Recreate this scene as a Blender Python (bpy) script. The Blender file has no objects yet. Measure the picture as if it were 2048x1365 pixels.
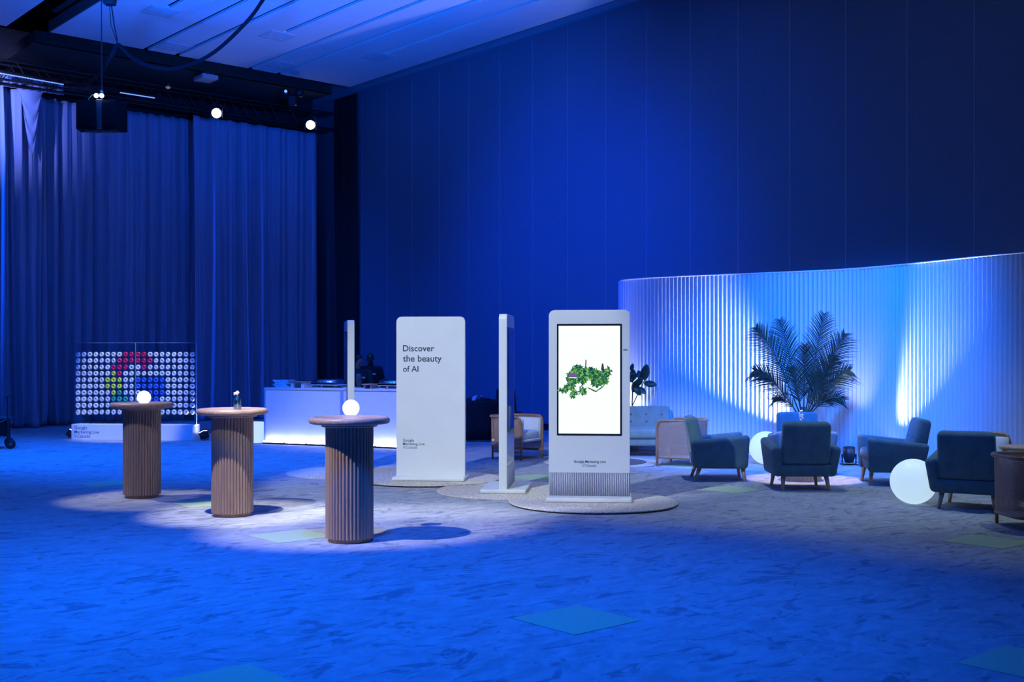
import bpy, bmesh, math, random
from mathutils import Vector, Matrix
R = math.radians
random.seed(7)
C = bpy.context.scene.collection
S = bpy.context.scene

# ------------------------------------------------------------------ camera
F, HZ, CX, CAMH = 2275.0, 713.0, 1024.0, 1.59      # focal length in px (2048 wide frame), horizon row, eye height
cam_d = bpy.data.cameras.new('camera'); cam = bpy.data.objects.new('camera', cam_d); C.objects.link(cam)
cam_d.sensor_width = 36; cam_d.lens = 36 * F / 2048; cam_d.shift_y = (HZ - 682.5) / 2048
cam_d.clip_start = .05; cam_d.clip_end = 200
cam.location = (0, 0, CAMH); cam.rotation_euler = (R(90), 0, 0)
S.camera = cam

# ------------------------------------------------------------------ world, exposure
w = bpy.data.worlds.new('world'); S.world = w; w.use_nodes = True
w.node_tree.nodes['Background'].inputs[0].default_value = (.0, .02, .12, 1)
w.node_tree.nodes['Background'].inputs[1].default_value = .25
vs = S.view_settings
vs.view_transform = 'Standard'; vs.look = 'None'; vs.gamma = 1; vs.exposure = 0.0; vs.use_curve_mapping = False

# ------------------------------------------------------------------ lights of the hall (rig above the frame), with fills added for the lounge
BLUE = (.0, .115, 1.0); DEEP = (.0, .06, 1.0)
WHITE = (.98, 1.0, .92); LILAC = (.86, .92, 1.0); WARM = (1.0, .74, .52)
def aim(o, tgt):
    o.rotation_euler = (Vector(tgt) - o.location).to_track_quat('-Z', 'Y').to_euler()
def spot(name, loc, tgt, power, col, deg, blend=.3, size=.12):
    d = bpy.data.lights.new(name, 'SPOT'); d.energy = power; d.color = col
    d.spot_size = R(deg); d.spot_blend = blend; d.shadow_soft_size = size
    o = bpy.data.objects.new(name, d); C.objects.link(o); o.location = loc; aim(o, tgt); return o
def area(name, loc, tgt, power, col, size, spread=180):
    d = bpy.data.lights.new(name, 'AREA'); d.energy = power; d.color = col; d.shape = 'DISK'; d.size = size
    d.spread = R(spread)
    o = bpy.data.objects.new(name, d); C.objects.link(o); o.location = loc; aim(o, tgt); return o
# blue floor wash; the last spot is an added fill on the lounge
spot('blue_wash', (-.8, 6.8, 7.8), (-.8, 7.4, 0), 4800, BLUE, 71, 1, .5)
spot('blue_wash', (-5.5, 7.8, 7.8), (-5.5, 8.4, 0), 3100, BLUE, 80, 1, .5)
spot('blue_wash', (-4.6, 16.0, 7.8), (-4.8, 17.8, 0), 5200, BLUE, 72, 1, .5)
spot('blue_wash', (-10.0, 17.0, 7.8), (-10, 18.2, 0), 5000, BLUE, 74, 1, .5)
spot('blue_wash', (3.0, 5.6, 7.8), (3.7, 13.6, .6), 1400, (.0, .13, 1.0), 38, 1, .4)  # added blue fill for the chair backs, not a floor wash
# blue wash on the long right wall, from the rig
spot('wall_wash', (-5.5, 16.0, 7.6), (1.5, 24.0, 2.6), 5600, DEEP, 58, 1, .5)
spot('wall_wash', (-2.0, 11.0, 7.8), (1.6, 22.6, 3.6), 1500, (.0, .09, 1.0), 64, 1, .5)
# curtain wash from the rig, strongest at the left
spot('curtain_wash', (-10.9, 20.4, 7.4), (-12.0, 24.5, 7.1), 2700, (.24, .30, 1.0), 54, 1, .15)
spot('curtain_wash', (-14.5, 21.0, 7.5), (-11.3, 24.8, 4.6), 4300, (.0, .08, 1.0), 58, 1, .15)
# ceiling uplight from the top of the rig
spot('ceiling_wash', (-6.5, 15.5, 4.6), (-6.0, 18.2, 8.6), 6300, BLUE, 94, 1, .3)
spot('ceiling_wash', (-1.0, 15.0, 5.2), (-2.2, 19.0, 8.6), 5700, BLUE, 92, 1, .3)
# white profile spots on the tables and totems
spot('profile_front', (-3.0, 8.7, 8.2), (-2.7, 11.4, .3), 3900, WHITE, 15, .7, .06)
spot('profile_left', (-5.6, 6.8, 8.0), (-1.45, 10.6, .2), 3600, WHITE, 18, .6, .06)
spot('profile_rear', (-8.2, 13.8, 8.0), (-4.0, 12.6, 0), 1500, WHITE, 13, .5, .06)
spot('profile_far', (-4.3, 7.0, 8.2), (-4.18, 12.7, .4), 800, WHITE, 8, .4, .06)
spot('profile_totem', (-4.6, 4.6, 8.2), (-.6, 13.6, .9), 5300, (.68, .83, 1.0), 27, .4, .08)
spot('profile_doughnut', (-6.6, 17.2, 8.2), (-7.2, 21.6, 1.1), 1900, (.86, 1.0, .98), 17, .45, .06)
spot('profile_bar', (-2.4, 14.6, 8.2), (-2.6, 20.0, .6), 900, LILAC, 22, .9, .06)
# lounge
spot('lounge_wash', (2.4, 13.9, 8.2), (2.9, 14.3, 0), 620, (.78, 1.0, .95), 60, .45, .1)
spot('lounge_wash', (6.2, 12.0, 8.2), (5.5, 11.6, 0), 420, (.70, 1.0, 1.0), 52, .5, .1)  # added bluish fill for the chairs at the right
spot('lounge_pool', (3.9, 14.1, 8.2), (3.78, 14.72, 0), 3300, WARM, 11, .25, .05)

# ------------------------------------------------------------------ materials
MATS = {}
def mat(name, col=(.5, .5, .5), rough=.6, metal=0., spec=.5, emit=None, es=0., var=0., scale=8., trans=0., coat=0., stretch=None, bump=0., sheen=0.):
    if name in MATS: return MATS[name]
    m = bpy.data.materials.new(name); m.use_nodes = True; nt = m.node_tree; b = nt.nodes['Principled BSDF']
    b.inputs['Base Color'].default_value = (*col, 1); b.inputs['Roughness'].default_value = rough
    b.inputs['Metallic'].default_value = metal; b.inputs['Specular IOR Level'].default_value = spec
    if trans: b.inputs['Transmission Weight'].default_value = trans
    if coat: b.inputs['Coat Weight'].default_value = coat; b.inputs['Coat Roughness'].default_value = .04
    if sheen: b.inputs['Sheen Weight'].default_value = sheen
    if emit: b.inputs['Emission Color'].default_value = (*emit, 1); b.inputs['Emission Strength'].default_value = es
    if var or bump:
        tc = nt.nodes.new('ShaderNodeTexCoord'); mp = nt.nodes.new('ShaderNodeMapping'); nz = nt.nodes.new('ShaderNodeTexNoise')
        if stretch: mp.inputs['Scale'].default_value = stretch
        nz.inputs['Scale'].default_value = scale; nz.inputs['Detail'].default_value = 6
        nt.links.new(tc.outputs['Object'], mp.inputs['Vector']); nt.links.new(mp.outputs[0], nz.inputs['Vector'])
        if var:
            rp = nt.nodes.new('ShaderNodeValToRGB')
            rp.color_ramp.elements[0].position = .3; rp.color_ramp.elements[1].position = .7
            rp.color_ramp.elements[0].color = (*[c * (1 - var) for c in col], 1)
            rp.color_ramp.elements[1].color = (*[min(1, c * (1 + var)) for c in col], 1)
            nt.links.new(nz.outputs['Fac'], rp.inputs[0]); nt.links.new(rp.outputs[0], b.inputs['Base Color'])
        if bump:
            bp = nt.nodes.new('ShaderNodeBump'); bp.inputs['Strength'].default_value = bump; bp.inputs['Distance'].default_value = .01
            nt.links.new(nz.outputs['Fac'], bp.inputs['Height']); nt.links.new(bp.outputs[0], b.inputs['Normal'])
    MATS[name] = m; return m
M = dict(
    white=mat('white_laminate', (.78, .78, .80), .38, var=.02, scale=3),
    glass_face=mat('totem_face', (.74, .75, .78), .16, var=.01, scale=2, coat=.6),
    wood=mat('walnut_slats', (.40, .25, .175), .5, var=.16, scale=9, stretch=(4, 4, .25)),
    oak=mat('oak_legs', (.52, .33, .19), .45, var=.2, scale=20, stretch=(3, 3, .6)),
    topwood=mat('table_top_wood', (.42, .26, .18), .42, var=.25, scale=8, stretch=(.5, 5, 5)),
    rattan=mat('bentwood', (.38, .19, .10), .35, var=.15, scale=20),
    black=mat('black_metal', (.012, .012, .014), .5, var=.2),
    blackcloth=mat('black_cloth', (.022, .026, .028), .95, spec=.15, var=.25, scale=30),
    chrome=mat('polished_steel', (.75, .76, .78), .12, metal=1, var=.03),
    velvet=mat('teal_velvet', (.080, .160, .185), .85, spec=.2, var=.14, scale=9, sheen=.25, bump=.12),
    sofa=mat('sage_velvet', (.22, .27, .22), .85, spec=.2, var=.1, scale=9, sheen=.25, bump=.12),
    cushion=mat('white_boucle', (.72, .74, .74), .9, spec=.2, var=.05, scale=40, bump=.15),
    curtain=mat('pale_drape', (.32, .38, .55), .8, spec=.25, var=.08, scale=3, stretch=(1, 1, .1), sheen=.2),
    ceil=mat('ceiling_white', (.62, .62, .64), .8, var=.03, scale=2),
    void=mat('ceiling_black', (.006, .006, .007), .95, spec=.05, var=.2),
    soffit=mat('soffit_dark', (.05, .055, .05), .9, spec=.1, var=.15),
    panel=mat('wall_fabric', (.12, .17, .24), .85, spec=.2, var=.10, scale=60, bump=.05),
    joint=mat('panel_joint', (.22, .28, .36), .5, var=.05),
    wallback=mat('wall_dark', (.03, .03, .035), .9, var=.1),
    globe=mat('glowing_globe', (.35, .36, .38), .4, emit=(.60, .83, 1.0), es=.80, var=.01),
    tglobe=mat('glowing_table_globe', (.95, .95, 1), .4, emit=(.95, 1.0, 1.0), es=1.7, var=.01),
    led=mat('led_batten_glow', (.9, .9, 1), .4, emit=(.66, .74, 1.0), es=13.0, var=.01),
    strip=mat('led_strip_glow', (.4, .5, 1), .4, emit=(.20, .36, 1.0), es=1.1, var=.01),
    lens=mat('lamp_lens_glow', (.9, .95, 1), .3, emit=(.75, .85, 1.0), es=12., var=.01),
    acrylic=None, flute=mat('totem_flutes', (.50, .50, .58), .5, var=.03),
    bezel=mat('screen_bezel', (.01, .012, .02), .25, var=.1),
    ink=mat('navy_ink', (.012, .035, .075), .6, var=.03),
    ink2=mat('blue_ink', (.05, .16, .36), .6, var=.03),
    tealink=mat('teal_ink', (.01, .13, .22), .6, var=.03),
    leafdark=mat('dark_leaf', (.025, .055, .03), .4, var=.3, scale=5),
    pot=mat('pot_ceramic', (.3, .3, .3), .6, var=.1),
    skin=mat('skin_tan', (.42, .22, .15), .5, var=.06, scale=20),
    skin2=mat('skin_deep', (.07, .035, .025), .35, var=.06, scale=20),
    hair=mat('black_hair', (.01, .008, .007), .45, var=.3, scale=60, stretch=(1, 1, .2)),
    shirt=mat('dark_green_shirt', (.012, .030, .024), .85, var=.15, scale=15),
    shirt2=mat('black_shirt', (.008, .008, .011), .9, var=.15, scale=15),
    plastic=mat('clear_wrap', (.75, .8, .85), .15, var=.1, scale=20, bump=.6),
    flower=mat('dried_flower', (.75, .68, .64), .8, var=.15, scale=40),
    rubber=mat('rubber_tyre', (.015, .015, .017), .7, var=.2),
)

def N(m, t, **kw):
    n = m.node_tree.nodes.new(t)
    for k, v in kw.items(): setattr(n, k, v)
    return n
def carpet_mat(name, lo, hi):
    m = mat(name, hi, .95, spec=.1); nt = m.node_tree; b = nt.nodes['Principled BSDF']; L = nt.links.new
    tc = N(m, 'ShaderNodeTexCoord')
    mp = N(m, 'ShaderNodeMapping'); mp.inputs['Scale'].default_value = (1.15, 2.3, 1); mp.inputs['Rotation'].default_value = (0, 0, R(10))
    L(tc.outputs['Object'], mp.inputs[0])
    big = N(m, 'ShaderNodeTexNoise'); big.inputs['Scale'].default_value = .8; big.inputs['Detail'].default_value = 2; L(tc.outputs['Object'], big.inputs['Vector'])
    mix = N(m, 'ShaderNodeMixRGB', blend_type='ADD'); mix.inputs[0].default_value = 1.3; L(mp.outputs[0], mix.inputs[1]); L(big.outputs['Color'], mix.inputs[2])
    n1 = N(m, 'ShaderNodeTexNoise'); n1.inputs['Scale'].default_value = 4.2; n1.inputs['Detail'].default_value = 6; n1.inputs['Roughness'].default_value = .62
    n1.inputs['Distortion'].default_value = .9; L(mix.outputs[0], n1.inputs['Vector'])
    r1 = N(m, 'ShaderNodeValToRGB'); e = r1.color_ramp.elements
    e[0].position = .36; e[0].color = (*[.55 * a + .45 * c for a, c in zip(lo, hi)], 1); e[1].position = .62; e[1].color = (*hi, 1)
    L(n1.outputs['Fac'], r1.inputs[0])
    n3 = N(m, 'ShaderNodeTexNoise'); n3.inputs['Scale'].default_value = 2.6; n3.inputs['Detail'].default_value = 4; n3.inputs['Roughness'].default_value = .6
    n3.inputs['Distortion'].default_value = 1.3; L(mix.outputs[0], n3.inputs['Vector'])
    r3 = N(m, 'ShaderNodeValToRGB'); e = r3.color_ramp.elements
    e[0].position = .57; e[0].color = (1, 1, 1, 1); e[1].position = .615; e[1].color = (.64, .64, .67, 1); L(n3.outputs['Fac'], r3.inputs[0])
    rp = N(m, 'ShaderNodeMixRGB', blend_type='MULTIPLY'); rp.inputs[0].default_value = 1; L(r1.outputs[0], rp.inputs[1]); L(r3.outputs[0], rp.inputs[2])
    n2 = N(m, 'ShaderNodeTexNoise'); n2.inputs['Scale'].default_value = 90; n2.inputs['Detail'].default_value = 3; L(tc.outputs['Object'], n2.inputs['Vector'])
    mx = N(m, 'ShaderNodeMixRGB', blend_type='MULTIPLY'); mx.inputs[0].default_value = .35; L(rp.outputs[0], mx.inputs[1]); L(n2.outputs['Color'], mx.inputs[2])
    L(mx.outputs[0], b.inputs['Base Color'])
    bp = N(m, 'ShaderNodeBump'); bp.inputs['Strength'].default_value = .35; bp.inputs['Distance'].default_value = .012; L(n2.outputs['Fac'], bp.inputs['Height']); L(bp.outputs[0], b.inputs['Normal'])
    return m
M['carpet'] = carpet_mat('carpet_mottled', (.25, .25, .27), (.50, .50, .53))
M['tile'] = mat('carpet_tile_sage', (.40, .50, .32), .95, spec=.1, var=.08, scale=60, bump=.2)

def rug_mat():
    m = mat('jute_rug', (.60, .50, .44), .95, spec=.1); nt = m.node_tree; b = nt.nodes['Principled BSDF']; L = nt.links.new
    tc = N(m, 'ShaderNodeTexCoord'); n = N(m, 'ShaderNodeTexNoise'); n.inputs['Scale'].default_value = 60; n.inputs['Detail'].default_value = 4; L(tc.outputs['Object'], n.inputs['Vector'])
    rp = N(m, 'ShaderNodeValToRGB'); rp.color_ramp.elements[0].position = .35; rp.color_ramp.elements[0].color = (.42, .32, .26, 1); rp.color_ramp.elements[1].position = .62; rp.color_ramp.elements[1].color = (.74, .66, .60, 1)
    L(n.outputs['Fac'], rp.inputs[0]); L(rp.outputs[0], b.inputs['Base Color']); return m
M['rug'] = rug_mat()

def cane_mat():
    m = mat('cane_weave', (.42, .25, .17), .6); nt = m.node_tree; b = nt.nodes['Principled BSDF']; L = nt.links.new
    uv = N(m, 'ShaderNodeUVMap'); sp = N(m, 'ShaderNodeSeparateXYZ'); L(uv.outputs[0], sp.inputs[0])
    def grid(out):
        a = N(m, 'ShaderNodeMath', operation='MULTIPLY'); a.inputs[1].default_value = 62; L(out, a.inputs[0])
        f = N(m, 'ShaderNodeMath', operation='FRACT'); L(a.outputs[0], f.inputs[0])
        g = N(m, 'ShaderNodeMath', operation='LESS_THAN'); g.inputs[1].default_value = .45; L(f.outputs[0], g.inputs[0]); return g
    gx, gy = grid(sp.outputs[0]), grid(sp.outputs[1])
    hole = N(m, 'ShaderNodeMath', operation='MULTIPLY'); L(gx.outputs[0], hole.inputs[0]); L(gy.outputs[0], hole.inputs[1])
    tr = N(m, 'ShaderNodeBsdfTransparent'); ms = N(m, 'ShaderNodeMixShader'); L(hole.outputs[0], ms.inputs[0]); L(b.outputs[0], ms.inputs[1]); L(tr.outputs[0], ms.inputs[2])
    L(ms.outputs[0], nt.nodes['Material Output'].inputs[0]); return m
M['cane'] = cane_mat()
def glass_mat(name, col, alpha, rough=.03):
    m = mat(name, col, rough); nt = m.node_tree; L = nt.links.new
    gl = N(m, 'ShaderNodeBsdfGlossy'); gl.inputs['Roughness'].default_value = rough
    tr = N(m, 'ShaderNodeBsdfTransparent'); tr.inputs[0].default_value = (*col, 1)
    ms = N(m, 'ShaderNodeMixShader'); ms.inputs[0].default_value = alpha
    L(tr.outputs[0], ms.inputs[1]); L(gl.outputs[0], ms.inputs[2]); L(ms.outputs[0], nt.nodes['Material Output'].inputs[0]); return m
M['acrylic'] = glass_mat('clear_acrylic', (.93, .96, .98), .05)
M['bottle'] = glass_mat('blue_glass', (.55, .78, .92), .22)
def screen_mat():
    m = mat('bright_screen', (.02, .02, .02), .15, emit=(.93, 1.0, 1.0), es=1.05); return m
M['screen'] = screen_mat()
M['darkscreen'] = mat('dark_screen', (.03, .05, .07), .05, coat=1, var=.1)
def picture_mat():
    m = mat('screen_foliage', (.02, .02, .02), .2); nt = m.node_tree; b = nt.nodes['Principled BSDF']; L = nt.links.new
    tc = N(m, 'ShaderNodeTexCoord'); n = N(m, 'ShaderNodeTexNoise'); n.inputs['Scale'].default_value = 30; n.inputs['Detail'].default_value = 5; n.inputs['Roughness'].default_value = .7; n.inputs['Distortion'].default_value = .8
    L(tc.outputs['Object'], n.inputs['Vector'])
    rp = N(m, 'ShaderNodeValToRGB'); e = rp.color_ramp.elements
    e[0].position = .38; e[0].color = (.0, .03, .045, 1); e[1].position = .76; e[1].color = (.9, 1, .9, 1)
    for p, c in ((.47, (.0, .09, .06, 1)), (.53, (.06, .28, .05, 1)), (.59, (.25, .55, .06, 1)), (.66, (.4, .8, .5, 1))):
        q = e.new(p); q.color = c
    L(n.outputs['Fac'], rp.inputs[0]); L(rp.outputs[0], b.inputs['Emission Color']); b.inputs['Emission Strength'].default_value = 1.0; return m
M['picture'] = picture_mat()
for nm, c in (('white', (.75, .76, .78)), ('red', (.72, .02, .12)), ('yellow', (.72, .80, .08)), ('green', (.02, .42, .26)), ('blue', (.03, .14, .75))):
    M['dn_' + nm] = mat('icing_' + nm, c, .3, var=.05, scale=30)

# ------------------------------------------------------------------ helpers
def tag(o, label=None, cat=None, group=None, kind=None):
    if label: o['label'] = label
    if cat: o['category'] = cat
    if group: o['group'] = group
    if kind: o['kind'] = kind
    return o
def thing(name, label, cat, loc=(0, 0, 0), rz=0., group=None):
    o = bpy.data.objects.new(name, None); C.objects.link(o); o.empty_display_size = .1
    o.location = loc; o.rotation_euler = (0, 0, rz); return tag(o, label, cat, group)
def obj(name, bm, m, parent=None, smooth=False, loc=None):
    me = bpy.data.meshes.new(name)
    if smooth:
        for f in bm.faces: f.smooth = True
    bmesh.ops.recalc_face_normals(bm, faces=bm.faces)
    bm.to_mesh(me); bm.free()
    me.materials.append(m)
    o = bpy.data.objects.new(name, me); C.objects.link(o)
    if parent: o.parent = parent
    if loc is not None: o.location = loc
    return o
def dupe(o, parent=None, loc=None, rot=None):
    c = o.copy(); C.objects.link(c); c.parent = parent
    if loc is not None: c.location = loc
    if rot is not None: c.rotation_euler = rot
    return c
def copy_tree(root, loc, rz, label, group=None):
    r = dupe(root, None, loc, (0, 0, rz)); r['label'] = label
    if group: r['group'] = group
    for ch in list(root.children):
        c = dupe(ch, r)
        for g in list(ch.children): dupe(g, c)
    return r
def BM(): return bmesh.new()
def box(bm, x0, x1, y0, y1, z0, z1, bev=0., seg=2):
    vs = [bm.verts.new(p) for p in ((x0, y0, z0), (x1, y0, z0), (x1, y1, z0), (x0, y1, z0), (x0, y0, z1), (x1, y0, z1), (x1, y1, z1), (x0, y1, z1))]
    return hexa_v(bm, vs, bev, seg)
def hexa(bm, pts, bev=0., seg=3):
    return hexa_v(bm, [bm.verts.new(p) for p in pts], bev, seg)
def hexa_v(bm, v, bev, seg):
    fs = [bm.faces.new([v[i] for i in q]) for q in ((3, 2, 1, 0), (4, 5, 6, 7), (0, 1, 5, 4), (1, 2, 6, 5), (2, 3, 7, 6), (3, 0, 4, 7))]
    if bev:
        es = set(e for f in fs for e in f.edges)
        bmesh.ops.bevel(bm, geom=list(es), offset=bev, segments=seg, profile=.5, affect='EDGES', clamp_overlap=True)
    return bm
def frame_of(d):
    d = d.normalized(); a = Vector((0, 0, 1)) if abs(d.z) < .9 else Vector((1, 0, 0))
    u = d.cross(a).normalized(); return u, d.cross(u).normalized()
def tube(bm, pts, r, n=8, closed=False, caps=True):
    pts = [Vector(p) for p in pts]; rs = r if isinstance(r, (list, tuple)) else [r] * len(pts); rings = []
    u = None
    for i, p in enumerate(pts):
        if closed: d = pts[(i + 1) % len(pts)] - pts[i - 1]
        else: d = pts[min(i + 1, len(pts) - 1)] - pts[max(i - 1, 0)]
        d.normalize()
        if u is None: u, v = frame_of(d)
        else:
            u = (u - d * u.dot(d)).normalized(); v = d.cross(u)
        rings.append([bm.verts.new(p + (u * math.cos(2 * math.pi * k / n) + v * math.sin(2 * math.pi * k / n)) * rs[i]) for k in range(n)])
    m = len(rings)
    for i in range(m if closed else m - 1):
        a, b = rings[i], rings[(i + 1) % m]
        for k in range(n): bm.faces.new((a[k], a[(k + 1) % n], b[(k + 1) % n], b[k]))
    if caps and not closed: bm.faces.new(rings[0][::-1]); bm.faces.new(rings[-1])
    return bm
def lathe(bm, prof, n=32, cx=0., cy=0., rfun=None):
    rings = []
    for r, z in prof:
        if r < 1e-5: rings.append([bm.verts.new((cx, cy, z))])
        else:
            rings.append([bm.verts.new((cx + r * (rfun(k, r, z) if rfun else 1) * math.cos(2 * math.pi * k / n), cy + r * (rfun(k, r, z) if rfun else 1) * math.sin(2 * math.pi * k / n), z)) for k in range(n)])
    for a, b in zip(rings, rings[1:]):
        for k in range(n):
            k2 = (k + 1) % n
            if len(a) == 1: bm.faces.new((a[0], b[k], b[k2])) if len(b) > 1 else None
            elif len(b) == 1: bm.faces.new((a[k], a[k2], b[0]))
            else: bm.faces.new((a[k], a[k2], b[k2], b[k]))
    if len(rings[0]) > 1: bm.faces.new(rings[0][::-1])
    if len(rings[-1]) > 1: bm.faces.new(rings[-1])
    return bm
def ball(bm, c, rx, ry=None, rz=None, u=16, v=10):
    ry = rx if ry is None else ry; rz = rx if rz is None else rz
    bmesh.ops.create_uvsphere(bm, u_segments=u, v_segments=v, radius=1, matrix=Matrix.Translation(c) @ Matrix.Diagonal((rx, ry, rz, 1)))
    return bm
def prism(bm, poly, y0, y1):                     # outline in x,z extruded along y
    a = [bm.verts.new((x, y0, z)) for x, z in poly]; b = [bm.verts.new((x, y1, z)) for x, z in poly]; n = len(poly)
    bm.faces.new(a); bm.faces.new(b[::-1])
    for i in range(n): bm.faces.new((a[i], b[i], b[(i + 1) % n], a[(i + 1) % n]))
    return bm
def text_mesh(name, s, m, parent, width, loc, rot, center=False, bold=0.):
    cu = bpy.data.curves.new(name, 'FONT'); cu.body = s; cu.size = 1; cu.extrude = 0.0; cu.offset = bold; cu.resolution_u = 3
    t = bpy.data.objects.new(name, cu); C.objects.link(t)
    bpy.context.view_layer.update()
    me = bpy.data.meshes.new_from_object(t.evaluated_get(bpy.context.evaluated_depsgraph_get()))
    C.objects.unlink(t); bpy.data.objects.remove(t)
    xs = [v.co.x for v in me.vertices]; x0, x1 = min(xs), max(xs); k = width / (x1 - x0)
    for v in me.vertices: v.co = Vector(((v.co.x - (x0 + x1) / 2 if center else v.co.x - x0) * k, v.co.y * k, 0))
    me.materials.clear(); me.materials.append(m); me.name = name
    o = bpy.data.objects.new(name, me); C.objects.link(o); o.parent = parent; o.location = loc; o.rotation_euler = rot
    return o
def pin_mesh(m, parent, h, loc, rot):           # map pin: drop outline with a hole
    bm = BM(); n = 20; o, i = [], []
    for k in range(n):
        a = -math.pi / 2 + 2 * math.pi * k / n; s = 1 + (.75 if k == 0 else 0)
        o.append(bm.verts.new((h * .36 * math.cos(a) * s, h * (.62 + .36 * math.sin(a) * s), 0)))
        i.append(bm.verts.new((h * .25 * math.cos(a), h * (.62 + .25 * math.sin(a)), 0)))
    for k in range(n): bm.faces.new((o[k], o[(k + 1) % n], i[(k + 1) % n], i[k]))
    p = obj('pin_mark', bm, m, parent); p.location = loc; p.rotation_euler = rot; return p

def G(px, py, z=0.):                             # a pixel meets a horizontal plane z below the eye (or above it)
    Y = F * (CAMH - z) / (py - HZ); return Vector(((px - CX) / F * Y, Y, z))
def AT(px, Y, py=None):                          # a pixel at a known depth
    return Vector(((px - CX) / F * Y, Y, 0 if py is None else CAMH + (HZ - py) / F * Y))
# room axes: u runs along the long right wall, v across it
DU, DV = Vector((-.6555, .7552, 0)), Vector((.7552, .6555, 0))
def UV(u, v, z=0.): return DU * u + DV * v + Vector((0, 0, z))
ROOMROT = math.atan2(DV.y, DV.x)                 # local x = v, local y = u
def rbox(bm, u0, u1, v0, v1, z0, z1, bev=0.):
    return box(bm, v0, v1, u0, u1, z0, z1, bev)
def room(o): o.rotation_euler = (0, 0, ROOMROT); return o

# ================================================================== THE SHELL
UW, VW, ZC = 27.6, 16.6, 9.2
bm = BM(); rbox(bm, -9, UW, -13, VW, -.2, 0)
floor = room(tag(obj('floor', bm, M['carpet']), 'mottled grey carpet floor washed in blue light', kind='structure'))
bm = BM(); s = .55 / 2; rbox(bm, -s, s, -s, s, -.004, .003)
tile0 = None
for px, py in ((1152, 1240), (583, 1073), (1975, 1084), (450, 1372), (1465, 980), (2068, 1330), (1372, 934), (1072, 955), (408, 1007), (215, 968)):
    p = G(px, py); lo = Vector((p.dot(DV), p.dot(DU), 0))
    if tile0 is None: tile0 = obj('carpet_tile', bm, M['tile'], floor, loc=lo)
    else: dupe(tile0, floor, lo)
# long right wall of tall panels
bm = BM(); rbox(bm, -9, UW, VW, VW + .3, 0, ZC)
wr = room(tag(obj('wall_right', bm, M['joint']), 'long tall wall of dark panels washed blue', kind='structure'))
fc = F * 22.0; step = 1.677e-5
def wall_u(px):
    Y = fc / (px + 950.); X = (px - CX) / F * Y; return Vector((X, Y, 0)).dot(DU)
us = [wall_u(1 / (1 / (940 + 950.) - step * k) - 950) for k in range(-11, 24)]
us = [u for u in us if u < UW]
pw = abs(us[1] - us[0])
p0 = None
for a in us[1:]:
    if p0 is None:
        bm = BM(); rbox(bm, .010, pw - .010, VW - .025, VW + .01, .14, 8.50); p0 = obj('wall_panel', bm, M['panel'], wr, loc=(0, a, 0))
    else: dupe(p0, wr, (0, a, 0))
j0 = None
for a in us[1:]:
    if j0 is None:
        bm = BM(); rbox(bm, -.009, .009, VW - .029, VW, .14, 8.50); j0 = obj('joint_strip', bm, M['joint'], wr, loc=(0, a, 0))
    else: dupe(j0, wr, (0, a, 0))
bm = BM(); rbox(bm, -9, UW, VW - .04, VW, 8.5, 8.58); room(tag(obj('trim_1', bm, M['panel']), 'pale trim along the top of the panelled wall', kind='structure'))
bm = BM(); rbox(bm, -9, UW, VW - .032, VW, 0, .13); room(tag(obj('baseboard_right', bm, M['black']), 'black skirting under the panelled wall', kind='structure'))
bm = BM(); rbox(bm, UW, UW + .3, -13, VW + .3, 0, ZC); room(tag(obj('wall_back', bm, M['wallback']), 'dark wall behind the drapes', kind='structure'))
bm = BM(); rbox(bm, -9, UW, -13.3, -13, 0, ZC); room(tag(obj('wall_left', bm, M['wallback']), 'dark far left wall', kind='structure'))
bm = BM(); rbox(bm, -9.3, -9, -13.3, VW + .3, 0, ZC); room(tag(obj('wall_front', bm, M['wallback']), 'dark wall behind the viewer', kind='structure'))
# ceiling: black void, hung white rafts with slots
bm = BM(); rbox(bm, -9.3, UW + .3, -13.3, VW + .3, ZC, ZC + .2)
ceiling = room(tag(obj('ceiling', bm, M['void']), 'black ceiling void above hanging white rafts', kind='structure'))
def cpanel(u0, u1, v0, v1, z0=8.4, z1=8.45):
    bm = BM(); rbox(bm, u0, u1, v0, v1, z0, z1); return obj('ceiling_panel', bm, M['ceil'], ceiling)
g = .055; UE, US, UN = 24.4, 21.2, 5.0
VL, VR = 8.33, 15.75
full = [VL - g, 10.40, 11.14, 12.96, 13.72, VR + g]; part = [9.47, 12.06, 14.6]
for a, b in zip(full, full[1:]):
    ps = [p for p in part if a < p < b]
    if not ps: cpanel(UN, UE, a + g, b - g)
    else:
        cpanel(US, UE, a + g, b - g); cpanel(UN, US, a + g, ps[0] - g); cpanel(UN, US, ps[0] + g, b - g)
bm = BM(); rbox(bm, UN, UE - .1, VL, VR, 8.80, 8.84); rbox(bm, UN, UE, VL - .03, VL, 8.40, 8.62); rbox(bm, UN, UE, VR, VR + .03, 8.40, 8.62)
obj('raft_backing', bm, mat('slot_shade', (.06, .06, .065), .9, var=.05), ceiling)  # dark colour paints the shade of an unlit recess into the slots
bm = BM(); rbox(bm, UN, 24.55, -1.0, 7.5, 8.4, 8.62); obj('ceiling_panel', bm, M['ceil'], ceiling)
d0 = None
for u_, v_ in ((21.5, 9.47), (21.5, 12.06), (21.5, 14.6), (23.75, 10.78), (23.6, 13.34)):
    if d0 is None:
        bm = BM(); rbox(bm, -.3, .3, -.3, .3, 8.385, 8.405); 
        for k in range(4): rbox(bm, -.24 + k * .13, -.17 + k * .13, -.25, .25, 8.378, 8.386)
        d0 = obj('air_diffuser', bm, mat('diffuser_grey', (.48, .48, .5), .7, var=.05), ceiling, loc=(v_, u_, 0))
    else: dupe(d0, ceiling, (v_, u_, 0))
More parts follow.
